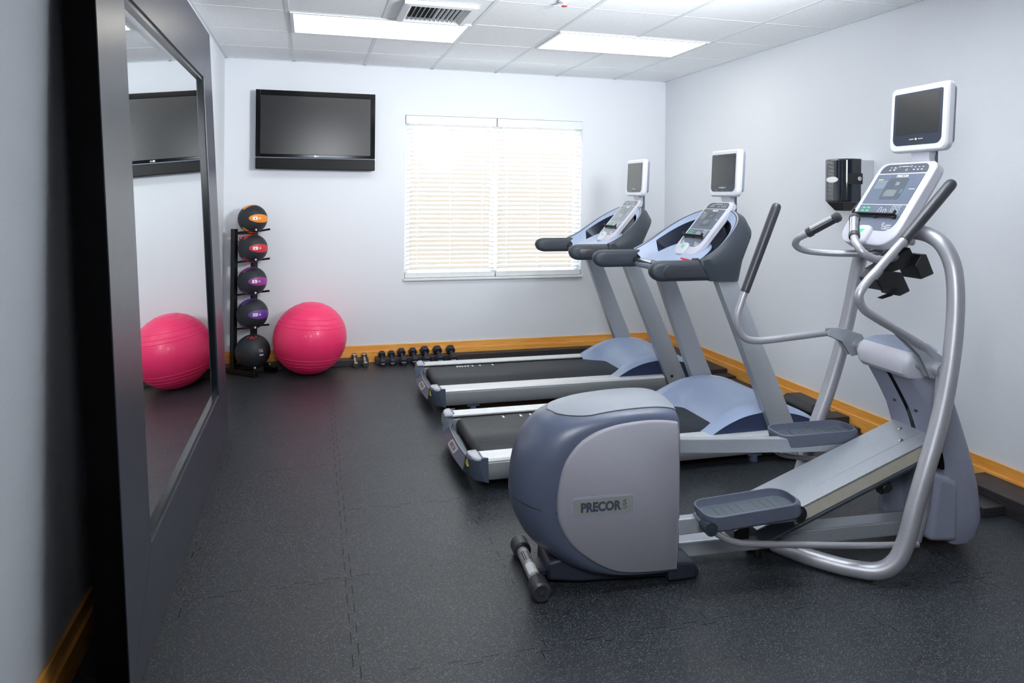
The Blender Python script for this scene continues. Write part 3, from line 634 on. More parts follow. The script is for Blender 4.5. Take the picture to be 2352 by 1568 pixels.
# ---------------------------------------------------------------- treadmill
# local: x towards the console end, y across (minus = near side of the picture), z up
def lerp_tab(tab, x):
    if x <= tab[0][0]: return tab[0][1]
    for (a, p), (b, q) in zip(tab, tab[1:]):
        if x <= b:
            t = (x-a)/(b-a); return p+(q-p)*t
    return tab[-1][1]
def smooth_tab(tab, n=10):
    pts = catmull([(a, b, 0) for a, b in tab], n); return [(p.x, p.y) for p in pts]
def treadmill(loc, label, ticks, clip):
    t = thing('treadmill', label, 'treadmill', loc, 0, 'treadmills')
    # under-frame, feet
    MB().box(.06, 1.70, -.33, .33, .075, .140).build('deck', 'black_plastic', t, bevel=.01, smooth=False)
    fb = MB(); fb.box(1.72, 2.10, -.385, .385, .035, .165); fb.build('front_frame', 'shroud_dark', t, bevel=.015, smooth=False)
    for x in (.24, 1.62):
        for y in (-.36, .36):
            b = MB(); b.box(x, x+.09, y-.022, y+.022, .035, .10); b.cyl((x+.045, y, 0), (x+.045, y, .04), .024, n=18); b.build('foot', 'slate', t, bevel=.004, smooth=True)
    for y in (-.30, .30):
        b = MB(); b.cyl((2.03, y-.03, .037), (2.03, y+.03, .037), .036, n=24); b.build('transport_wheel', 'black_plastic', t)
    # rails: bright foot rail on top of a grey side extrusion
    for s in (-1, 1):
        P = [(.425, .163), (.418, .176), (.40, .182), (.312, .178), (.312, .168), (.424, .156)]
        def pr(poly, x0, x1a): return [[V(x0, s*a, z) for a, z in poly], [V(x1a+.32*(.18-z), s*a, z) for a, z in poly]]
        MB().loft(pr(P, .036, 1.735)).build('foot_rail', 'brushed_alu', t, smooth=False, bevel=.0015)
        Q = [(.424, .155), (.427, .120), (.421, .085), (.402, .058), (.31, .058), (.31, .155)]
        MB().loft(pr(Q, .038, 1.735)).build('side_rail', 'side_alu', t, bevel=.003, angle=50)
    # running belt around its rear roller
    bp = []; R = .036
    for k in range(13): a = -PI/2-PI*k/12; bp.append((.090+R*math.cos(a), .126+R*math.sin(a)))
    prof = [(1.56, .0895)]+bp+[(1.56, .162)]
    MB().loft([[V(x, y, z) for x, z in prof] for y in (-.284, .284)], caps=False, closed=False).build('running_belt', 'belt_rubber', t, solid=.003, angle=50)
    bt = bpy.data.objects[[o for o in t.children if o.name.startswith('running_belt')][-1].name]
    MB().cyl((.090, -.30, .126), (.090, .30, .126), .031, n=24).build('rear_roller', 'black_plastic', t)
    m = MB()
    for x in ticks: m.box(x-.006, x+.006, .243, .279, .1634, .1645)
    m.build('speed_ticks', 'print_white', bt, smooth=False)
    # rear bumper: full-height end caps joined by a lower bar
    rings = []
    N = 44
    for k in range(N+1):
        y = -.432+.864*k/N; ay = abs(y)
        q = min(1, max(0, (ay-.300)/.035)); q = q*q*(3-2*q)
        zt = .122+(.184-.122)*q; xo = -.012-.030*(1-(y/.432)**2); e = min(1, (.432-ay)/.05); e = math.sqrt(max(0, 1-(1-e)**2)); xo = .036-(.036-xo)*max(.12, e)
        xi = .052*q+.030*(1-q)
        g = 1-q; rings.append([V(max(xi, xo+.046), y, zt), V(xo+.012+.030*g, y, zt), V(xo, y, zt-.012-.030*g), V(xo+.002, y, zt-.035-.012*g), V(xo+.024, y, .066), V(xo+.045, y, .056), V(max(xi, xo+.05), y, .056)])
    MB().loft(rings).build('rear_bumper', 'bumper_grey', t, bevel=.004, angle=30)
    for s in (-1, 1):
        cp = MB(); o = [(.040, .308), (.040, .433), (.012, .430), (-.004, .405), (-.014, .355), (-.012, .312)]
        cp.loft([[V(x, s*y, .170) for x, y in o], [V(x, s*y, .184) for x, y in o], [V(x*.8+.006, s*(.37+(y-.37)*.85), .190) for x, y in o]]); cp.build('end_cap', 'lilac_plastic', t, bevel=.004, angle=40)
        wl = MB(); wl.box(-.021, -.012, s*.352-.020, s*.352+.020, .126, .164); wl.build('warning_label', 'print_yellow', t, smooth=False)
    M = frame((-.0215, 0, .1015), (0, -1, 0), (.040, 0, .040))
    pl = MB(); plate(M, rrect(.17, .040, .012), -.003, .0025, mb=pl); pl.build('name_plate', 'plate_grey', t, smooth=False)
    letters('PRECOR', M @ Matrix.Translation((0, 0, .0026)), .115, 'print_dark', t, height=.022, bold=.02)
    edge = MB(); edge.tube([V(.03, -.305, .124)]+[V(.030-.030*(1-(y/.432)**2), y, .1240) for y in [-.28+.56*k/14 for k in range(15)]]+[V(.03, .305, .124)], .0028, 8); edge.build('bumper_trim', 'side_alu', t)
    # motor hood
    zs = smooth_tab([(1.37, .176), (1.42, .205), (1.49, .238), (1.58, .268), (1.68, .284), (1.76, .286), (1.88, .270), (2.0, .235), (2.10, .175), (2.13, .12)])
    zr = smooth_tab([(1.355, .172), (1.40, .200), (1.46, .242), (1.56, .288), (1.66, .312), (1.76, .318), (1.87, .305), (1.98, .268), (2.08, .212), (2.13, .15)])
    zc = smooth_tab([(1.36, .120), (1.50, .152), (1.54, .190), (1.60, .238), (1.68, .284), (1.77, .312), (1.87, .304), (1.98, .268), (2.08, .212), (2.13, .15)])
    def hood(u, v):
        x = 1.362+u*(2.125-1.362); y = -.395+.79*v; ay = abs(y)
        a, r, c = lerp_tab(zs, x), lerp_tab(zr, x), lerp_tab(zc, x)
        if ay > .33: k = (ay-.33)/.065; z = r+(a-r)*k*k
        elif ay > .296: z = r-.001*(1-(ay-.296)/.034)
        else:
            k = (.296-ay)/.17; k = min(1, max(0, k)); k = 1-(1-k)**2.2; z = r+(c-r)*k
        return V(x, y, z)
    MB().grid(hood, 56, 64).build('motor_hood', 'pale_blue', t, angle=38)
    for s in (-1, 1):
        top = [(x, z) for x, z in zs if 1.385 < x < 2.12]; poly = [V(x, s*.391, z-.001) for x, z in top]+[V(2.12, s*.391, .150), V(1.385, s*.391, .172)]
        MB().prism(poly, (0, -s*.02, 0)).build('hood_side', 'navy_panel', t, smooth=False)
    st = MB(); st.grid(lambda u, v: hood((1.80+.17*u-1.362)/.763, (.305+.022*v+.395)/.79)+V(0, 0, .0012), 8, 3); st.build('warning_decal', 'print_white', t)
    # uprights: slanted faceted box posts
    for s in (-1, 1):
        def sec(z, w0, w1):
            x = 2.66-.40*z; x0 = x-w0-.80; L = w1
            k = .024*max(0, (z-.5)/.55); return [V(x0, s*(.372-k), z), V(x0, s*(.430-k), z), V(x0+L*.52, s*(.441-k), z), V(x0+L, s*(.431-k), z), V(x0+L, s*(.378-k), z), V(x0+L*.5, s*(.370-k), z)]
        MB().loft([sec(.045, .045, .165), sec(.5, .045, .145), sec(1.0475, .045, .124)]).build('upright', 'silver_paint', t, bevel=.004, angle=20)
        bl = MB(); bl.cyl((1.79, s*.436, .175), (1.79, s*.4425, .175), .010, n=16); bl.build('bolt', 'black_plastic', t)
    # handlebar arms
    for s in (-1, 1):
        rings = []
        for x in [.975, .977, .983, .992, 1.006, 1.025, 1.05, 1.09, 1.15, 1.22, 1.30, 1.40]:
            k = min(1, (x-.975)/.075); k = math.sqrt(max(.0005, 1-(1-k)**2)); h = .057*k; w = .040*(k**.7)
            if x > 1.25: w *= .95
            rings.append([V(x, s*.400+a, 1.108+(.058-h)*.12+b) for a, b in rrect(2*w, 2*h, min(w, h)*.80, 6)])
        MB().loft(rings).build('handlebar', 'shroud_dark', t, angle=60)
        sq = [V(1.296+.042*(1.108-z)/.057, s*.400+a, z) for a, z in ((q[0]*.040*2, 1.108+q[1]*.057*2) for q in rrect(.98, 1.0, .40, 6))]
        MB().tube(sq+sq[:1], .0016, 6).build('seam', 'black_plastic', t)
        o = [(x, z) for x, z in rrect(.25, .072, .034, 8, 1.165, 1.106)]
        g = MB(); g.loft([[V(x, s*.4395, z) for x, z in o], [V(1.165+(x-1.165)*.96, s*.4425, 1.106+(z-1.106)*.9) for x, z in o]]); g.build('grip_inset', 'grip_rubber', t, bevel=.001, angle=40)
        Ml = frame((1.165, s*.4428, 1.106), (-s, 0, 0), (0, 0, 1)); letters('PRECOR', Ml, .135, 'shroud_dark', t, height=.026, bold=.02)
    cb = MB(); cb.tube([(1.27, -.385, 1.097), (1.27, -.05, 1.097), (1.27, .385, 1.097)], .021, 20); cb.build('pulse_bar', 'dark_chrome', t)
    for s in (-1, 1): MB().tube([(1.27, s*.13, 1.097), (1.27, s*.30, 1.097)], .0225, 20).build('pulse_grip', 'chrome', t)
    for s in (-1, 1): MB().tube([(1.27, s*.345, 1.097), (1.27, s*.375, 1.097)], .026, 20).build('pulse_collar', 'black_plastic', t)
    # horseshoe dash
    half = [  # rim, shoulder, bottom
        ((1.270, -.425, 1.166), (1.275, -.440, 1.125), (1.330, -.434, 1.051)),
        ((1.335, -.425, 1.196), (1.375, -.442, 1.140), (1.375, -.434, 1.050)),
        ((1.395, -.420, 1.230), (1.450, -.440, 1.165), (1.430, -.432, 1.048)),
        ((1.460, -.405, 1.277), (1.535, -.425, 1.205), (1.485, -.428, 1.046)),
        ((1.540, -.365, 1.338), (1.615, -.380, 1.270), (1.522, -.410, 1.046)),
        ((1.605, -.300, 1.388), (1.675, -.305, 1.318), (1.535, -.360, 1.048)),
        ((1.648, -.205, 1.424), (1.722, -.205, 1.345), (1.545, -.250, 1.050)),
        ((1.668, -.105, 1.440), (1.742, -.105, 1.356), (1.550, -.130, 1.050)),
        ((1.674, 0, 1.445), (1.748, 0, 1.360), (1.552, 0, 1.050))]
    def line(k):
        h = [Vector(r[k]) for r in half]; return catmull(h+[V(p.x, -p.y, p.z) for p in reversed(h[:-1])], 4)
    Rm, Sh, Bo = line(0), line(1), line(2); n = len(Rm); cen = V(1.36, 0, 1.2)
    secs = []
    for r, sh, bo in zip(Rm, Sh, Bo):
        inn = (cen-r); inn.z = 0; inn.normalize()
        lip_in = r+inn*.022-V(0, 0, .004); lip = r+inn*.006+V(0, 0, .003); mid = sh*.5+bo*.5+(V(bo.x, bo.y, 0)-V(sh.x, sh.y, 0))*.16
        q1 = r*.62+sh*.38-inn*.010+V(0, 0, .008)
        secs.append([lip_in, lip, q1, sh, mid, bo*.8+mid*.2, bo, bo+inn*.05])
    MB().loft(secs, caps=False, closed=False).build('dash_shell', 'shroud_dark', t, angle=50, solid=.004)
    rimb = MB()
    for a, b, r in zip(secs, secs[1:], range(n)):
        pass
    rimb.loft([[s[0]+V(0, 0, .001), s[0]*.5+s[1]*.5+V(0, 0, .0030), s[1]+V(0, 0, .0012)] for s in secs], caps=False, closed=False); rimb.build('dash_rim_lit', 'blue_grey', t, angle=60)  # lip coloured lighter than the shell for the light falling on it
    Nr = 12
    def bowl(i, q):
        r = secs[i][0]; fx = 1.27+(r.x-1.27)*.62; f = V(fx, r.y*.60, 1.103+.52*(fx-1.27)); k = q/Nr
        p = r.lerp(f, k); p.z = f.z+(r.z-f.z)*(1-k)**1.45; return p
    lo, hi = 10, n//2-3
    def inwell(i, j): return ((lo <= i < hi) or (n-1-hi <= i < n-1-lo)) and 2 <= j < Nr-2
    bw = MB(); vs = [bowl(i, q) for i in range(n) for q in range(Nr+1)]; fs = []
    for i in range(n-1):
        for j in range(Nr):
            if inwell(i, j): continue
            a = i*(Nr+1)+j; fs.append((a, a+Nr+1, a+Nr+2, a+1))
    bw.add(vs, fs); c0 = V(1.262, 0, 1.101); fl = [bowl(i, Nr) for i in range(n)]+[c0]
    bw.add(fl, [(i, i+1, n) for i in range(n-1)]); bw.build('dash_tray', 'pale_blue', t, angle=60)
    for a0, a1 in ((lo, hi), (n-1-hi, n-1-lo)):
        w = MB(); top = [bowl(i, 2) for i in range(a0, a1+1)]+[bowl(a1, j) for j in range(3, Nr-1)]+[bowl(i, Nr-2) for i in range(a1-1, a0-1, -1)]+[bowl(a0, j) for j in range(Nr-3, 2, -1)]
        ce = sum(top, V(0, 0, 0))/len(top)
        dn = [V(ce.x+(p.x-ce.x)*.86+.045, ce.y+(p.y-ce.y)*.86, ce.z+(p.z-ce.z)*.72-.062) for p in top]
        w.loft([top, dn], caps=False); w.add(dn, [tuple(range(len(dn)))]); w.build('bottle_well', 'bezel_navy', t, angle=40)
    und = MB(); und.add([s[7] for s in secs]+[V(1.33, 0, 1.055)], [(i, i+1, n) for i in range(n-1)]); und.build('dash_base', 'shroud_dark', t, smooth=False)
    fl = MB(); fl.grid(lambda u, v: V(1.262-.012*math.sin(PI*u), -.36+.72*v, 1.108-.050*u), 6, 12); fl.build('dash_front_edge', 'blue_grey', t, solid=.004)
    # console panel and its pod down to the dash
    th = math.radians(49.6); b = (math.cos(th), 0, math.sin(th))
    M = frame((1.392, 0, 1.160), (0, -1, 0), b); W, H = .295, .435
    console_panel(t, M, W, H, .045, True)
    pod = MB(); pod.loft([[M @ V(x, y, -.042) for x, y in rrect(W*.86, H*.93, .03, 5, 0, H*.50)], [V(1.44+.17*(y/H), -x*.80, 1.10+.24*(y/H)) for x, y in rrect(W*.86, H*.93, .03, 5, 0, H*.50)]]); pod.build('console_pod', 'bezel_navy', t, bevel=.004, angle=40)
    Mm = frame((1.675, 0, 1.520), (0, -1, 0), (.045, 0, 1)); monitor(t, Mm, .315, .292, .050)
    if clip:
        c = MB(); Mx = Matrix.Translation((1.315, -.215, 1.132)) @ Matrix.Rotation(math.radians(-50), 4, 'Z')
        c.obox(Mx, -.035, .030, -.012, .012, 0, .016); c.obox(Mx @ Matrix.Rotation(math.radians(10), 4, 'Y'), -.045, .03, -.009, .009, .014, .022); c.build('safety_clip', 'print_red', t, bevel=.003, smooth=False)
        c = MB(); c.tube([Mx @ V(.03, 0, .012), Mx @ V(.062, 0, .012)], [.018, .020], 18); c.tube([Mx @ V(.062, 0, .012), Mx @ V(.085, 0, .012)], [.014, .014], 18); c.build('safety_key', 'black_plastic', t, angle=40)
    else:
        c = MB(); c.box(1.285, 1.325, -.10, -.06, 1.112, 1.122); c.build('stop_button', 'print_red', t, bevel=.004, smooth=False)
    return t
# ---------------------------------------------------------------- elliptical trainer
# local: x (s) towards its front tower, y (v) across (minus = near side of the picture), z up
def elliptical():
    t = thing('elliptical_trainer', 'grey and silver elliptical trainer with moving arms in the right foreground', 'elliptical trainer', (1.5, 2.66, 0), math.radians(-3.5))
    # ---- flywheel housing
    S = [(-.588, .325), (-.584, .415), (-.556, .512), (-.488, .590), (-.384, .633), (-.242, .650), (-.120, .642), (-.098, .618), (-.094, .514), (-.093, .242), (-.100, .080), (-.120, .060), (-.308, .066), (-.414, .103), (-.518, .179), (-.571, .258)]
    Cc = [(-.735, .335), (-.730, .450), (-.698, .555), (-.618, .645), (-.470, .692), (-.260, .710), (-.130, .706), (-.082, .672), (-.078, .560), (-.080, .250), (-.088, .060), (-.110, .030), (-.340, .030), (-.500, .060), (-.640, .150), (-.705, .238)]
    def dense(pts, n=9):
        return catmull([(a, 0, b) for a, b in pts], n, True)
    Sd, Cd = dense(S), dense(Cc); n = len(Sd); hw = .168
    def ring(v, pad=0):
        k = math.sqrt(max(0, 1-(v/hw)**2)); k = k**.92
        return [V(a.x+(c.x-a.x)*k, v, a.z+(c.z-a.z)*k) for a, c in zip(Sd, Cd)]
    vs = [-hw*math.cos(PI*k/26) for k in range(27)]
    MB().loft([ring(v) for v in vs], caps=False).build('drive_housing', 'housing_dark', t, angle=50)
    for s in (-1, 1):
        b = MB(); o = [V(p.x, s*(hw-.004), p.z) for p in Sd]; c = sum(o, V(0, 0, 0))/n
        def inset(d, y): return [V(p.x+(c.x-p.x)/(p-c).length*d, y, p.z+(c.z-p.z)/(p-c).length*d) for p in o]
        b.loft([o, inset(.002, s*(hw+.004)), inset(.012, s*(hw+.011))]); b.build('housing_side_panel', 'housing_side', t, angle=50)
    # lighter cover over the top of the drum
    def cover(i0, i1, vl, off):
        ia, ib = i0*9, i1*9
        def fn(u, v):
            x = ia+(ib-ia)*u; k0 = int(x); f = x-k0; lim = vl
            e = min(1, u/.20); lim *= math.sqrt(max(0, 1-(1-e)**2))**.9
            e2 = min(1, (1-u)/.06); lim *= (.75+.25*math.sqrt(max(0, 1-(1-e2)**2)))
            y = (2*v-1)*max(.004, lim); k = math.sqrt(max(0, 1-(y/hw)**2))**.92
            A = Sd[k0 % n].lerp(Sd[(k0+1) % n], f); B = Cd[k0 % n].lerp(Cd[(k0+1) % n], f)
            p = V(A.x+(B.x-A.x)*k, y, A.z+(B.z-A.z)*k); cc = V(-.33, 0, .38); d = V(p.x-cc.x, p.y*.9, p.z-cc.z).normalized()
            return p+d*off
        return fn
    MB().grid(cover(3.25, 7.35, .137, .0010), 50, 26).build('cover_seam', 'black_plastic', t, angle=70)
    MB().grid(cover(3.28, 7.30, .134, .0022), 50, 26).build('top_cover', 'housing_top', t, angle=70)
    # seam between upper and lower drum shells and its screw
    sm = MB()
    for s in (-1, 1):
        pts = []
        for k in range(12):
            y = s*hw*(1-k/11*.98); kk = math.sqrt(max(0, 1-(y/hw)**2))**.92; a, c = V(-.588, 0, .318), V(-.735, 0, .345); p = a.lerp(c, kk); pts.append(V(p.x-.0005, y, p.z))
        sm.tube(pts, .0016, 6)
    sm.build('shell_seam', 'black_plastic', t)
    sc = MB(); sc.lathe([(0, -.002), (.006, -.002), (.006, .003), (0, .004)], frame((-.672, -.1225, .300), (0, 0, 1), (-.75, .66, 0)) @ Matrix.Rotation(PI, 4, 'X') @ Matrix.Rotation(PI, 4, 'X'), 14); sc.build('screw', 'black_plastic', t)
    # name badge on both sides
    for s in (-1, 1):
        M = frame((-.408, s*(hw+.0108), .339), (-s, 0, 0), (0, 0, 1)); b = MB(); plate(M, rrect(.252, .074, .016, 6), -.002, .0012, mb=b); b.build('badge_rim', 'tower_plastic', t, bevel=.0008, smooth=False)
        b = MB(); plate(M, rrect(.240, .062, .013, 6), .0, .0024, mb=b); b.build('badge', 'plate_grey', t, smooth=False)
        letters('PRECOR', M @ Matrix.Translation((-.010, -.002, .0024)), .162, 'print_dark', t, depth=.0012, height=.038, bold=.05)
        letters('USA', M @ Matrix.Translation((.084, .001, .0024)), .036, 'print_dark', t, depth=.0008, height=.016, rot=PI/2)
    # skirt and rear transport wheels
    b = MB(); b.loft([[V(-.60, y, z) for y, z in ((-.085, .02), (.085, .02), (.085, .09), (-.085, .09))], [V(-.48, y, z) for y, z in ((-.105, .012), (.105, .012), (.095, .12), (-.095, .12))], [V(-.10, y, z) for y, z in ((-.130, .010), (.130, .010), (.120, .12), (-.120, .12))]]); b.build('housing_skirt', 'skirt_dark', t, bevel=.012, angle=40)
    b = MB(); b.loft([[V(-.13, y, z) for y, z in ((-.16, .008), (.16, .008), (.16, .085), (-.16, .085))], [V(-.02, y, z) for y, z in ((-.155, .008), (.155, .008), (.155, .075), (-.155, .075))], [V(.012, y, z) for y, z in ((-.135, .008), (.135, .008), (.135, .030), (-.135, .030))]]); b.build('housing_foot', 'skirt_dark', t, bevel=.010, smooth=False)
    ax = -.652; zw = .038
    for s in (-1, 1):
        b = MB(); b.lathe([(0, -.042), (.010, -.041), (.010, -.036), (.030, -.038), (.0375, -.032), (.0375, .034), (.031, .040), (.010, .039), (0, .039)], Matrix.Translation((ax, s*.158, zw)) @ Matrix.Rotation(-s*PI/2, 4, 'X') @ Matrix.Scale(-1, 4, (0, 0, 1)), 32); b.build('transport_wheel', 'grip_rubber', t, angle=40)
    MB().cyl((ax, -.118, zw), (ax, .118, zw), .024, n=24).build('wheel_axle', 'silver_tube', t)
    st = MB(); st.grid(lambda u, v: V(ax+.0245*math.cos(.5+2.1*v), -.085+.075*u, zw+.0245*math.sin(.5+2.1*v)), 4, 12); st.build('axle_label', 'print_white', t)
    st = MB(); st.grid(lambda u, v: V(ax+.0247*math.cos(.4+.5*v), -.085+.05*u, zw+.0247*math.sin(.4+.5*v)), 4, 6); st.build('axle_label', 'print_orange', t)
    st = MB(); 
    for q in range(4): st.grid(lambda u, v: V(ax+.0248*math.cos(1.15+.33*q+.2*v), .012+.07*u, zw+.0248*math.sin(1.15+.33*q+.2*v)), 4, 3)
    st.build('axle_label', 'bezel_navy', t)
    b = MB(); b.box(-.64, -.56, -.05, .05, .022, .05); b.build('wheel_bracket', 'skirt_dark', t, bevel=.006, smooth=False)
    # ---- base beam
    b = MB(); b.box(-.10, 1.22, -.044, .044, .034, .098); b.build('base_beam', 'silver_paint', t, bevel=.006, smooth=False)
    b = MB(); b.cyl((.33, -.03, 0), (.33, -.03, .036), .018, n=18); b.cyl((.33, .03, 0), (.33, .03, .036), .018, n=18); b.build('base_foot', 'black_plastic', t)
    b = MB(); b.loft([[V(.20, y, z) for y, z in ((-.07, .098), (.07, .098), (.07, .135), (-.07, .135))], [V(.27, y, z) for y, z in ((-.07, .098), (.07, .098), (.07, .165), (-.07, .165))]]); b.build('ramp_hinge', 'black_plastic', t, bevel=.004, smooth=False)
    # ---- ramp
    a = math.atan(.381); L = .945
    M = frame((.267, 0, .163), (0, -1, 0), (math.cos(a), 0, math.sin(a)))     # x: towards near side, y: up the ramp, z: normal
    b = MB(); b.obox(M, -.127, .127, .0, L, -.006, 0); b.obox(M, -.050, .050, .0, L, 0, .0016); b.build('ramp_plate', 'silver_paint', t, bevel=.001, smooth=False)
    for s in (-1, 1):
        b = MB(); b.obox(M, s*.112-.004, s*.112+.004, .17, L, -.068, -.006); b.build('ramp_track', 'cream_track', t, smooth=False)
        b = MB(); b.obox(M, s*.112-.004, s*.112+.004, 0, .17, -.068, -.006); b.build('ramp_track_shade', 'shroud_dark', t, smooth=False)  # lower track coloured dark for the shade of the pedal
        b = MB(); b.obox(M, min(s*.098, s*.130), max(s*.098, s*.130), 0, L, -.078, -.066); b.build('ramp_flange', 'shroud_dark', t, bevel=.002, smooth=False)
    b = MB(); b.obox(M, -.098, .098, .03, L, -.06, -.010); b.build('ramp_core', 'shroud_dark', t, smooth=False)
    for y, z in ((.805, -.04), (.87, .035)):
        k = MB(); k.lathe([(0, 0), (.011, 0), (.010, .004), (0, .006)], M @ Matrix.Translation((z*-1, y, .0)), 16); k.build('screw', 'chrome', t)
    k = MB(); k.obox(M, .085, .118, .585, .645, -.125, -.07); k.cyl(M @ V(.075, .615, -.105), M @ V(.128, .615, -.105), .020, n=18); k.build('ramp_bracket', 'black_plastic', t, bevel=.004, angle=40)
    # ---- side frame tubes: one bent tube each side
    for s in (-1, 1):
        pts = [(.40, s*.03, .052), (.455, s*.10, .044), (.53, s*.175, .036), (.61, s*.245, .034), (.69, s*.305, .046), (.745, s*.333, .092), (.785, s*.340, .175), (.822, s*.338, .29), (.872, s*.335, .43), (.925, s*.330, .57), (.972, s*.324, .72), (1.008, s*.317, .87), (1.035, s*.306, 1.02), (1.050, s*.292, 1.15), (1.056, s*.268, 1.25), (1.054, s*.220, 1.325), (1.046, s*.155, 1.362), (1.036, s*.075, 1.374)]
        b = MB(); b.tube(catmull(pts, 5), .0330, 20); b.build('frame_tube', 'silver_tube', t)
        f = MB(); f.cyl((.66, s*.285, 0), (.66, s*.285, .020), .017, n=16); f.build('frame_foot', 'black_plastic', t)
    # ---- front tower
    secs = []
    for z, xr, xf, w in ((.030, 1.18, 1.300, .150), (.060, 1.16, 1.335, .158), (.13, 1.155, 1.352, .160), (.26, 1.15, 1.338, .158), (.38, 1.145, 1.308, .156), (.48, 1.122, 1.275, .153), (.57, 1.090, 1.245, .150), (.66, 1.040, 1.212, .148), (.74, .990, 1.182, .147), (.765, .962, 1.172, .147)):
        r = .035; o = rrect(xf-xr, 2*w, r, 5, (xf+xr)/2, 0, [.022, .06, .06, .022]); secs.append([V(x, y, z) for x, y in o])
    MB().loft(secs).build('tower', 'tower_plastic', t, angle=50)
    for s in (-1, 1):   # rounded cheek panels low on each side, behind the ramp
        b = MB(); b.loft([[V(x, s*.165, z) for x, z in ((1.06, .06), (1.20, .045), (1.20, .30), (1.10, .34))], [V(x, s*.10, z) for x, z in ((1.05, .06), (1.20, .045), (1.20, .34), (1.08, .36))]]); b.build('tower_cheek', 'tower_plastic', t, bevel=.02, seg=3, angle=50)
    # lighter head that carries the pivots
    hd = []
    for z, xr, xf, w in ((.752, .958, 1.178, .150), (.770, .940, 1.174, .153), (.815, .932, 1.150, .157), (.848, .946, 1.126, .157), (.866, .968, 1.100, .150)):
        o = rrect(xf-xr, 2*w, .03, 5, (xf+xr)/2, 0); hd.append([V(x, y, z) for x, y in o])
    MB().loft(hd).build('tower_head', 'lilac_plastic', t, bevel=.004, angle=45)
    cp = MB(); cp.loft([[V(x, y, .864) for x, y in rrect(.15, .31, .03, 5, 1.04, 0)], [V(x, y, .885) for x, y in rrect(.11, .24, .03, 5, 1.05, 0)]]); cp.build('head_cap', 'blue_grey', t, bevel=.004, angle=45)
    # curved slot in the face towards the rider, with two bolts
    fz = smooth_tab([(.38, 1.145), (.48, 1.122), (.57, 1.090), (.66, 1.040), (.74, .990), (.765, .962)])
    sl = MB(); sl.grid(lambda u, v: V(lerp_tab(fz, .485+.262*u)-.0022, -.013+.026*v, .485+.262*u), 20, 2); sl.build('tower_slot', 'black_gloss', t)
    for y, z in ((.062, .60), (-.055, .585)):
        k = MB(); x = lerp_tab(fz, z); k.lathe([(0, 0), (.009, 0), (.009, .004), (0, .004)], frame((x-.0005, y, z), (0, -1, 0), (.5, 0, .86)), 14); k.build('bolt', 'black_plastic', t)
    gap = MB(); gap.box(1.136, 1.155, -.142, -.10, .352, .432); gap.build('tower_recess_shade', 'tv_black', t, smooth=False)  # black boxes stand for the shade in a gap on each side
    gap = MB(); gap.box(1.136, 1.155, .10, .142, .352, .432); gap.build('tower_recess_shade', 'tv_black', t, smooth=False)
    # ---- pivots and swing arms
    px, pz = 1.002, .816
    MB().cyl((px, -.30, pz), (px, .30, pz), .021, n=24).build('pivot_shaft', 'silver_tube', t)
    near = [(1.000, -.236, .848), (.955, -.240, .892), (.925, -.246, .914), (.795, -.272, .985), (.672, -.300, 1.045), (.606, -.312, 1.085), (.583, -.316, 1.136), (.612, -.316, 1.182), (.665, -.315, 1.233), (.738, -.311, 1.302), (.800, -.309, 1.359)]
    far = [(1.004, .236, .842), (.966, .238, .866), (.915, .245, .872), (.867, .258, .874), (.70, .285, .853), (.542, .308, .836), (.470, .315, .848), (.434, .317, .893), (.428, .316, .955), (.446, .314, 1.02), (.467, .311, 1.079)]
    gn = [(.800, -.309, 1.359), (.881, -.305, 1.431), (1.028, -.300, 1.588)]; gf = [(.467, .311, 1.079), (.542, .305, 1.279), (.624, .300, 1.488)]
    for s, pts, gp, low in ((-1, near, gn, [(1.0, .815), (.985, .62), (.965, .42), (.940, .25), (.905, .125)]), (1, far, gf, [(1.0, .815), (1.075, .775), (1.17, .64), (1.26, .42), (1.315, .19)])):
        P = catmull(pts, 6); b = MB(); b.tube(P, .0168, 18); b.build('swing_arm', 'silver_tube', t)
        q0, q1 = Vector(gp[0]), Vector(gp[-1]); d = (q1-q0).normalized()
        g = MB(); g.tube([q0-d*.012, q0-d*.008, q0, q0.lerp(q1, .3), q0.lerp(q1, .6), q1-d*.03, q1-d*.012, q1-d*.003, q1], [.0195, .0205, .0205, .0215, .0225, .0225, .0210, .0150, .006], 20); g.build('hand_grip', 'grip_rubber', t)
        w0, w1 = Vector(pts[0]), Vector(pts[2 if s < 0 else 3])
        d2 = (w1-w0).normalized(); up = V(-d2.z, 0, d2.x)
        for off in (-.018, .014):
            c = MB(); y = s*(.236+off)-.003
            if s < 0: poly = [(px-.03, pz-.035), (px+.03, pz-.045), (px+.055, pz+.0), (px+.035, pz+.045), (.93, .935), (.84, .985), (.825, .962), (.92, .875)]
            else: poly = [(px-.035, pz-.05), (px+.025, pz-.04), (px+.045, pz+.01), (px+.02, pz+.052), (.93, .898), (.85, .898), (.84, .868), (.915, .838)]
            c.prism([V(a_, y, z_) for a_, z_ in poly], (0, .006, 0)); c.build('pivot_bracket', 'silver_paint', t, bevel=.002, smooth=False)
        c = MB(); c.cyl((px, s*.205, pz), (px, s*.285, pz), .030, n=24); c.build('pivot_hub', 'silver_tube', t)
        lw = MB(); lw.tube(catmull([(x, s*((.262 if s < 0 else .215)+.010*(1-i/4)), z) for i, (x, z) in enumerate(low)], 5), .0150, 16); lw.build('lower_arm', 'silver_tube', t)
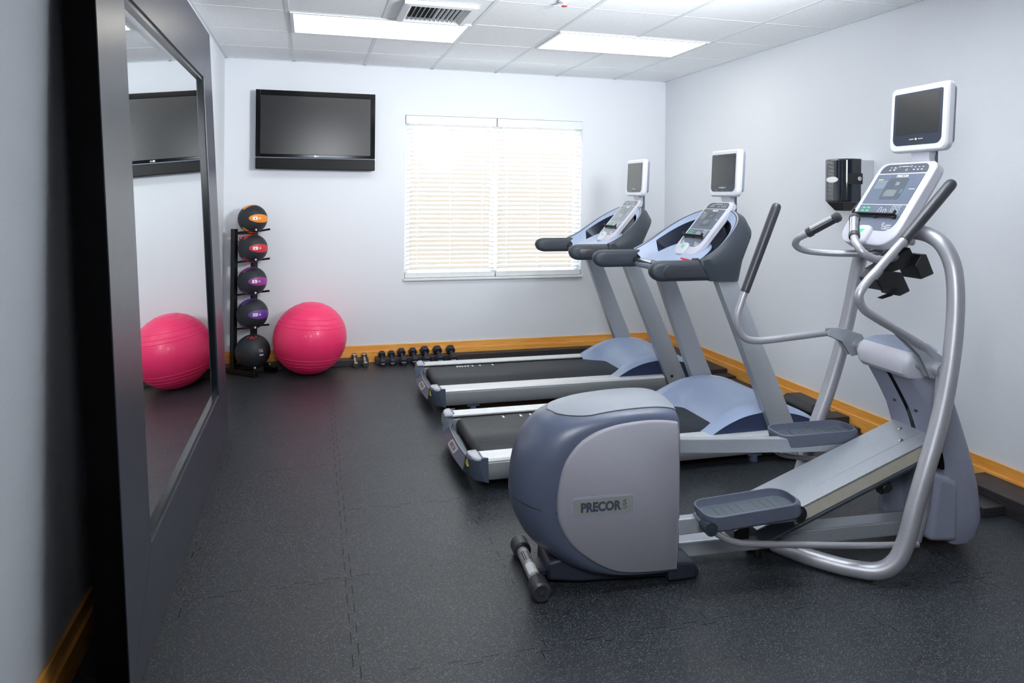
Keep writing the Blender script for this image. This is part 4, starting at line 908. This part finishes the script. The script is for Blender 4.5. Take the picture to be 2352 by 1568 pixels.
    # ---- pedal arms, pedals, rollers, link rods
    def pedal(y0, sA, zA, sB, zB, pc, pz0, rod, s, pitch):
        d = V(sB-sA, 0, zB-zA).normalized(); Mb = frame((sA, y0, zA), d, (0, 1, 0)); L_ = math.hypot(sB-sA, zB-zA)
        b = MB(); b.obox(Mb, 0, L_, -.019, .019, -.031, .031); b.build('pedal_arm', 'silver_paint', t, bevel=.004, smooth=False)
        ro = MB(); e = Mb @ V(L_+.012, 0, -.006); ro.cyl(e+V(0, -.017, 0), e+V(0, .017, 0), .033, n=28); ro.cyl(e+V(0, -.028, 0), e+V(0, .028, 0), .012, n=16); ro.build('roller', 'black_plastic', t, angle=40)
        fk = MB(); fk.obox(Mb, L_-.035, L_+.022, -.026, -.019, -.02, .016); fk.build('roller_fork', 'shroud_dark', t, bevel=.003, smooth=False)
        fk = MB(); fk.obox(Mb, L_-.035, L_+.022, .019, .026, -.02, .016); fk.build('roller_fork', 'shroud_dark', t, bevel=.003, smooth=False)
        Mp = frame((pc, y0+s*.055, pz0), (math.cos(pitch), 0, math.sin(pitch)), (0, 1, 0))
        o = rrect(.415, .166, .05, 8, 0, 0, [.055, .065, .065, .055]); 
        def sc(kx, ky, z, dx=0): return [Mp @ V(x*kx+dx, y*ky, z) for x, y in o]
        tr = MB(); tr.loft([sc(.93, .80, 0, -.0), sc(.98, .95, .012, 0), sc(1, 1, .055, -.006), sc(.965, 1.01, .066, -.012), sc(.935, .93, .068, -.012), sc(.935, .91, .052, -.010), sc(.91, .87, .036, -.004)]); tr.build('pedal', 'pedal_rubber', t, bevel=.002, angle=40)
        mt = MB(); plate(Mp, [(x*.885-.004, y*.83) for x, y in o], .0355, .0380, mb=mt); 
        for k in range(9):
            if k in (4,): continue
            mt.obox(Mp, -.135+.034*k, -.130+.034*k, -.052, .052, .0378, .0394)
        mt.build('pedal_mat', 'pedal_mat', t, smooth=False)
        r = MB(); r.tube(catmull(rod, 5), .0125, 14); r.build('link_rod', 'silver_tube', t)
        h = Vector(rod[0]); b = MB(); b.cyl(h+V(-.012, -.026, .012), h+V(-.012, .026, .012), .026, n=20); b.cyl(h+V(-.012, -.030, .012), h+V(-.012, .030, .012), .012, n=14); b.build('rod_end', 'shroud_dark', t, angle=40)
        b = MB(); b.cyl(h+V(-.012, 0, .012), V(h.x-.012, y0, h.z+.012), .011, n=14); b.build('rod_pin', 'silver_tube', t)
    pedal(-.158, -.098, .226, .418, .238, .184, .256, [(-.006, -.262, .250), (.024, -.264, .229), (.055, -.266, .211), (.095, -.268, .196), (.150, -.27, .186), (.35, -.272, .165), (.62, -.274, .138), (.895, -.276, .118)], -1, math.radians(4))
    pedal(.158, -.098, .432, .930, .374, .768, .376, [(.575, .255, .352), (.600, .256, .325), (.640, .258, .305), (.70, .26, .292), (.82, .262, .268), (1.05, .245, .230), (1.30, .22, .195)], 1, math.radians(1))
    # ---- console
    th = math.radians(56); bvec = (math.cos(th), 0, math.sin(th)); M = frame((.838, 0, 1.318), (0, -1, 0), bvec); W, H = .345, .440
    console_panel(t, M, W, H, .062, False)
    nk = MB(); nk.loft([[M @ V(x, y, -.058) for x, y in rrect(.20, .26, .03, 5, 0, .20)], [V(1.07, -x*.55, 1.27+y*.55) for x, y in rrect(.20, .26, .03, 5, 0, .20)]]); nk.build('console_neck', 'lilac_plastic', t, bevel=.004, angle=45)
    nk = MB(); nk.loft([[V(x, y, 1.405) for x, y in rrect(.10, .12, .025, 5, 1.04, 0)], [V(x, y, 1.335) for x, y in rrect(.085, .10, .025, 5, 1.02, 0)], [V(x, y, 1.235) for x, y in rrect(.06, .075, .02, 5, 1.0, 0)]]); nk.build('console_post', 'lilac_plastic', t, bevel=.003, angle=45)
    Mm = frame((1.116, 0, 1.727), (0, -1, 0), (.05, 0, 1)); monitor(t, Mm, .335, .300, .055)
    # fixed handlebars with touch grips
    for s in (-1, 1):
        pts = [(1.01, s*.02, 1.290), (.955, s*.072, 1.268), (.887, s*.128, 1.262), (.790, s*.192, 1.262), (.715, s*.226, 1.272), (.672, s*.226, 1.296), (.664, s*.200, 1.326), (.680, s*.165, 1.348)]
        q0, q1 = V(.690, s*.150, 1.358), V(.772, s*.046, 1.438); d = (q1-q0).normalized()
        b = MB(); b.tube(catmull(pts+[q0+d*.03], 6), .0162, 18); b.build('fixed_handlebar', 'silver_tube', t)
        b = MB(); b.tube([q0-d*.010, q0, q0+d*.012, q0+d*.013], [.021, .0225, .0225, .0205], 20); b.tube([q1-d*.030, q1-d*.028, q1-d*.008, q1], [.0205, .0225, .022, .014], 20); b.tube([q0+d*.01, q1-d*.028], [.0195, .0195], 20); b.build('grip_collar', 'grip_rubber', t, angle=40)
        up = V(-.55, 0, .83); up = (up-d*up.dot(d)).normalized(); sd = d.cross(up); Lg = (q1-q0).length
        pt = MB(); pt.grid(lambda u, v: q0+d*(.014+(Lg-.046)*u)+(up*math.cos(-1.25+2.5*v)+sd*math.sin(-1.25+2.5*v))*.0212, 4, 14); pt.build('pulse_plate', 'chrome', t)
    # bottle and magazine holder below the console
    def hold(poly, y0, y1, nm='bottle_holder'):
        b = MB(); b.prism([V(x, y0, z) for x, z in poly], (0, y1-y0, 0)); return b.build(nm, 'black_plastic', t, bevel=.006, seg=3, smooth=False)
    hold([(1.034, 1.276), (1.061, 1.279), (1.101, 1.193), (1.035, 1.169), (1.006, 1.228)], -.13, -.02)
    hold([(.961, 1.280), (1.005, 1.306), (1.030, 1.260), (1.017, 1.230), (.977, 1.215), (.908, 1.197), (.851, 1.205), (.897, 1.228), (.910, 1.245)], -.10, .0)
    hold([(.817, 1.170), (.853, 1.207), (.945, 1.200), (.987, 1.120), (.933, 1.098), (.911, 1.135), (.848, 1.123)], -.125, -.015)
    hold([(.874, 1.086), (.935, 1.106), (.942, 1.100), (.936, 1.094), (.887, 1.081)], -.08, -.055, 'holder_prong')
    return t
# ---------------------------------------------------------------- assemble
make_materials()
room()
blind(WX0+.002, 1.684, 'left white slatted blind in the window', -1)
blind(1.688, WX1-.002, 'right white slatted blind in the window, behind the far treadmill', 1)
ceiling_light(-.161, 4.727, 'recessed ceiling light panel next to the air vent')
ceiling_light(1.668, 4.727, 'recessed ceiling light panel nearer the right wall')
air_vent(); sprinkler(); television(); mirror(); ball_rack()
medicine_ball((-.478, 6.320, 1.300), .119, 'stripe_orange', '4', 'black medicine ball with orange stripes on top of the stand')
medicine_ball((-.474, 6.320, 1.052), .119, 'stripe_red', '6', 'black medicine ball with red stripes, second from the top')
medicine_ball((-.478, 6.320, .777), .119, 'stripe_magenta', '8', 'black medicine ball with magenta stripes in the middle of the stand')
medicine_ball((-.474, 6.320, .502), .128, 'stripe_violet', '10', 'black medicine ball with violet stripes, second from the bottom')
medicine_ball((-.468, 6.318, .186), .143, None, '10', 'plain black medicine ball with red emblem at the bottom of the stand')
exercise_ball()
G1, G2 = 'chrome dumbbells by the back ledge', 'black hex dumbbells along the back ledge'
dumbbell((.383, 6.330, .027), (.378, 6.455, .073), .0285, False, 'small chrome dumbbell nearer the pink ball', G1)
dumbbell((.466, 6.326, .027), (.464, 6.452, .074), .0285, False, 'small chrome dumbbell nearer the black dumbbells', G1)
for f, b, r, lab in (((.619, 6.325, .030), (.620, 6.445, .078), .034, 'smallest black hex dumbbell, first in the row after the chrome pair'),
                     ((.705, 6.330, .030), (.705, 6.455, .076), .034, 'small black hex dumbbell, second in the row after the chrome pair'),
                     ((.801, 6.320, .037), (.793, 6.442, .088), .041, 'medium black hex dumbbell, third in the row after the chrome pair'),
                     ((.902, 6.322, .037), (.897, 6.444, .088), .041, 'medium black hex dumbbell partly behind the far treadmill corner'),
                     ((1.009, 6.312, .040), (1.004, 6.436, .094), .0455, 'large black hex dumbbell, third from the right end of the row'),
                     ((1.127, 6.312, .040), (1.121, 6.436, .093), .0455, 'large black hex dumbbell, second from the right end of the row'),
                     ((1.246, 6.309, .040), (1.243, 6.434, .092), .0455, 'large black hex dumbbell at the right end of the row')):
    dumbbell(f, b, r, True, lab, G2)
dispenser(); power_box()
treadmill((.822, 5.235, 0), 'far grey treadmill in front of the window', [.296+.0195*0, .316, .336, .359, .383, .419, .480, .584], False)
treadmill((.800, 3.925, 0), 'nearer grey treadmill between the far treadmill and the elliptical', [.341, .452, .515, .551, .578, .601, .623, .640], True)
elliptical()

# ---------------------------------------------------------------- light: daylight outside, ceiling panels, a softbox near the camera, an added unseen spot filling the ceiling
w = bpy.data.worlds.new('World'); SC.world = w; w.use_nodes = True
bg = w.node_tree.nodes['Background']; bg.inputs['Strength'].default_value = 1.0
tc = w.node_tree.nodes.new('ShaderNodeTexCoord'); sp = w.node_tree.nodes.new('ShaderNodeSeparateXYZ'); rp = w.node_tree.nodes.new('ShaderNodeValToRGB')
w.node_tree.links.new(tc.outputs['Generated'], sp.inputs[0]); w.node_tree.links.new(sp.outputs['Z'], rp.inputs['Fac'])
e = rp.color_ramp.elements; e[0].position = 0; e[0].color = (.9, .80, .70, 1); e[1].position = .5; e[1].color = (1.6, 1.75, 2.0, 1)
w.node_tree.links.new(rp.outputs['Color'], bg.inputs['Color'])
def area(name, loc, target, sx, sy_, power, col, spread=180):
    ld = bpy.data.lights.new(name, 'AREA'); lo = bpy.data.objects.new(name, ld); COL.objects.link(lo)
    ld.shape = 'RECTANGLE'; ld.size = sx; ld.size_y = sy_; ld.energy = power; ld.color = col; ld.spread = math.radians(spread)
    lo.location = loc; lo.rotation_euler = (Vector(target)-Vector(loc)).to_track_quat('-Z', 'Y').to_euler()
area('sky_light', (1.7, 9.2, 5.4), (1.69, 6.55, 1.5), 4.5, 3.0, SKY, (.86, .93, 1))
def spot(name, loc, target, power, cone, col, rad=.12):
    ld = bpy.data.lights.new(name, 'SPOT'); lo = bpy.data.objects.new(name, ld); COL.objects.link(lo)
    ld.energy = power; ld.spot_size = math.radians(cone); ld.spot_blend = 1; ld.shadow_soft_size = rad; ld.color = col
    lo.location = loc; lo.rotation_euler = (Vector(target)-Vector(loc)).to_track_quat('-Z', 'Y').to_euler()
spot('bounce_fill', (2.0, 1.9, 2.2), (1.5, 3.2, 3.0), BOUNCE, 130, (.93, .965, 1), .3)  # unseen spot added to brighten the ceiling and walls
area('softbox', (.25, .35, 2.1), (2.0, 3.5, 1.1), .8, .8, FLASH, (.93, .96, 1), 104)

# ---------------------------------------------------------------- camera
f_, cx, cy, yaw, pit, rol, H = 1630.4565, 1159.6027, 448.2079, .2656, .0006, .0087, 1.5137
sy, cyw, sp_, cp = math.sin(yaw), math.cos(yaw), math.sin(pit), math.cos(pit)
fw = V(sy*cp, cyw*cp, sp_); rt = V(cyw, -sy, 0); up = rt.cross(fw)
r2 = rt*math.cos(rol)+up*math.sin(rol); u2 = up*math.cos(rol)-rt*math.sin(rol)
cd = bpy.data.cameras.new('camera'); cam = bpy.data.objects.new('camera', cd); COL.objects.link(cam)
mw = Matrix((r2, u2, -fw)).transposed().to_4x4(); mw.translation = V(0, 0, H); cam.matrix_world = mw
cd.sensor_fit = 'HORIZONTAL'; cd.sensor_width = 36; cd.lens = 36*f_/2352
cd.shift_x = (1176-cx)/2352; cd.shift_y = -(784-cy)/2352; cd.clip_start = .02
SC.camera = cam
vs = SC.view_settings; vs.view_transform = 'Standard'; vs.look = 'None'; vs.gamma = 1; vs.use_curve_mapping = False; vs.exposure = EXPO
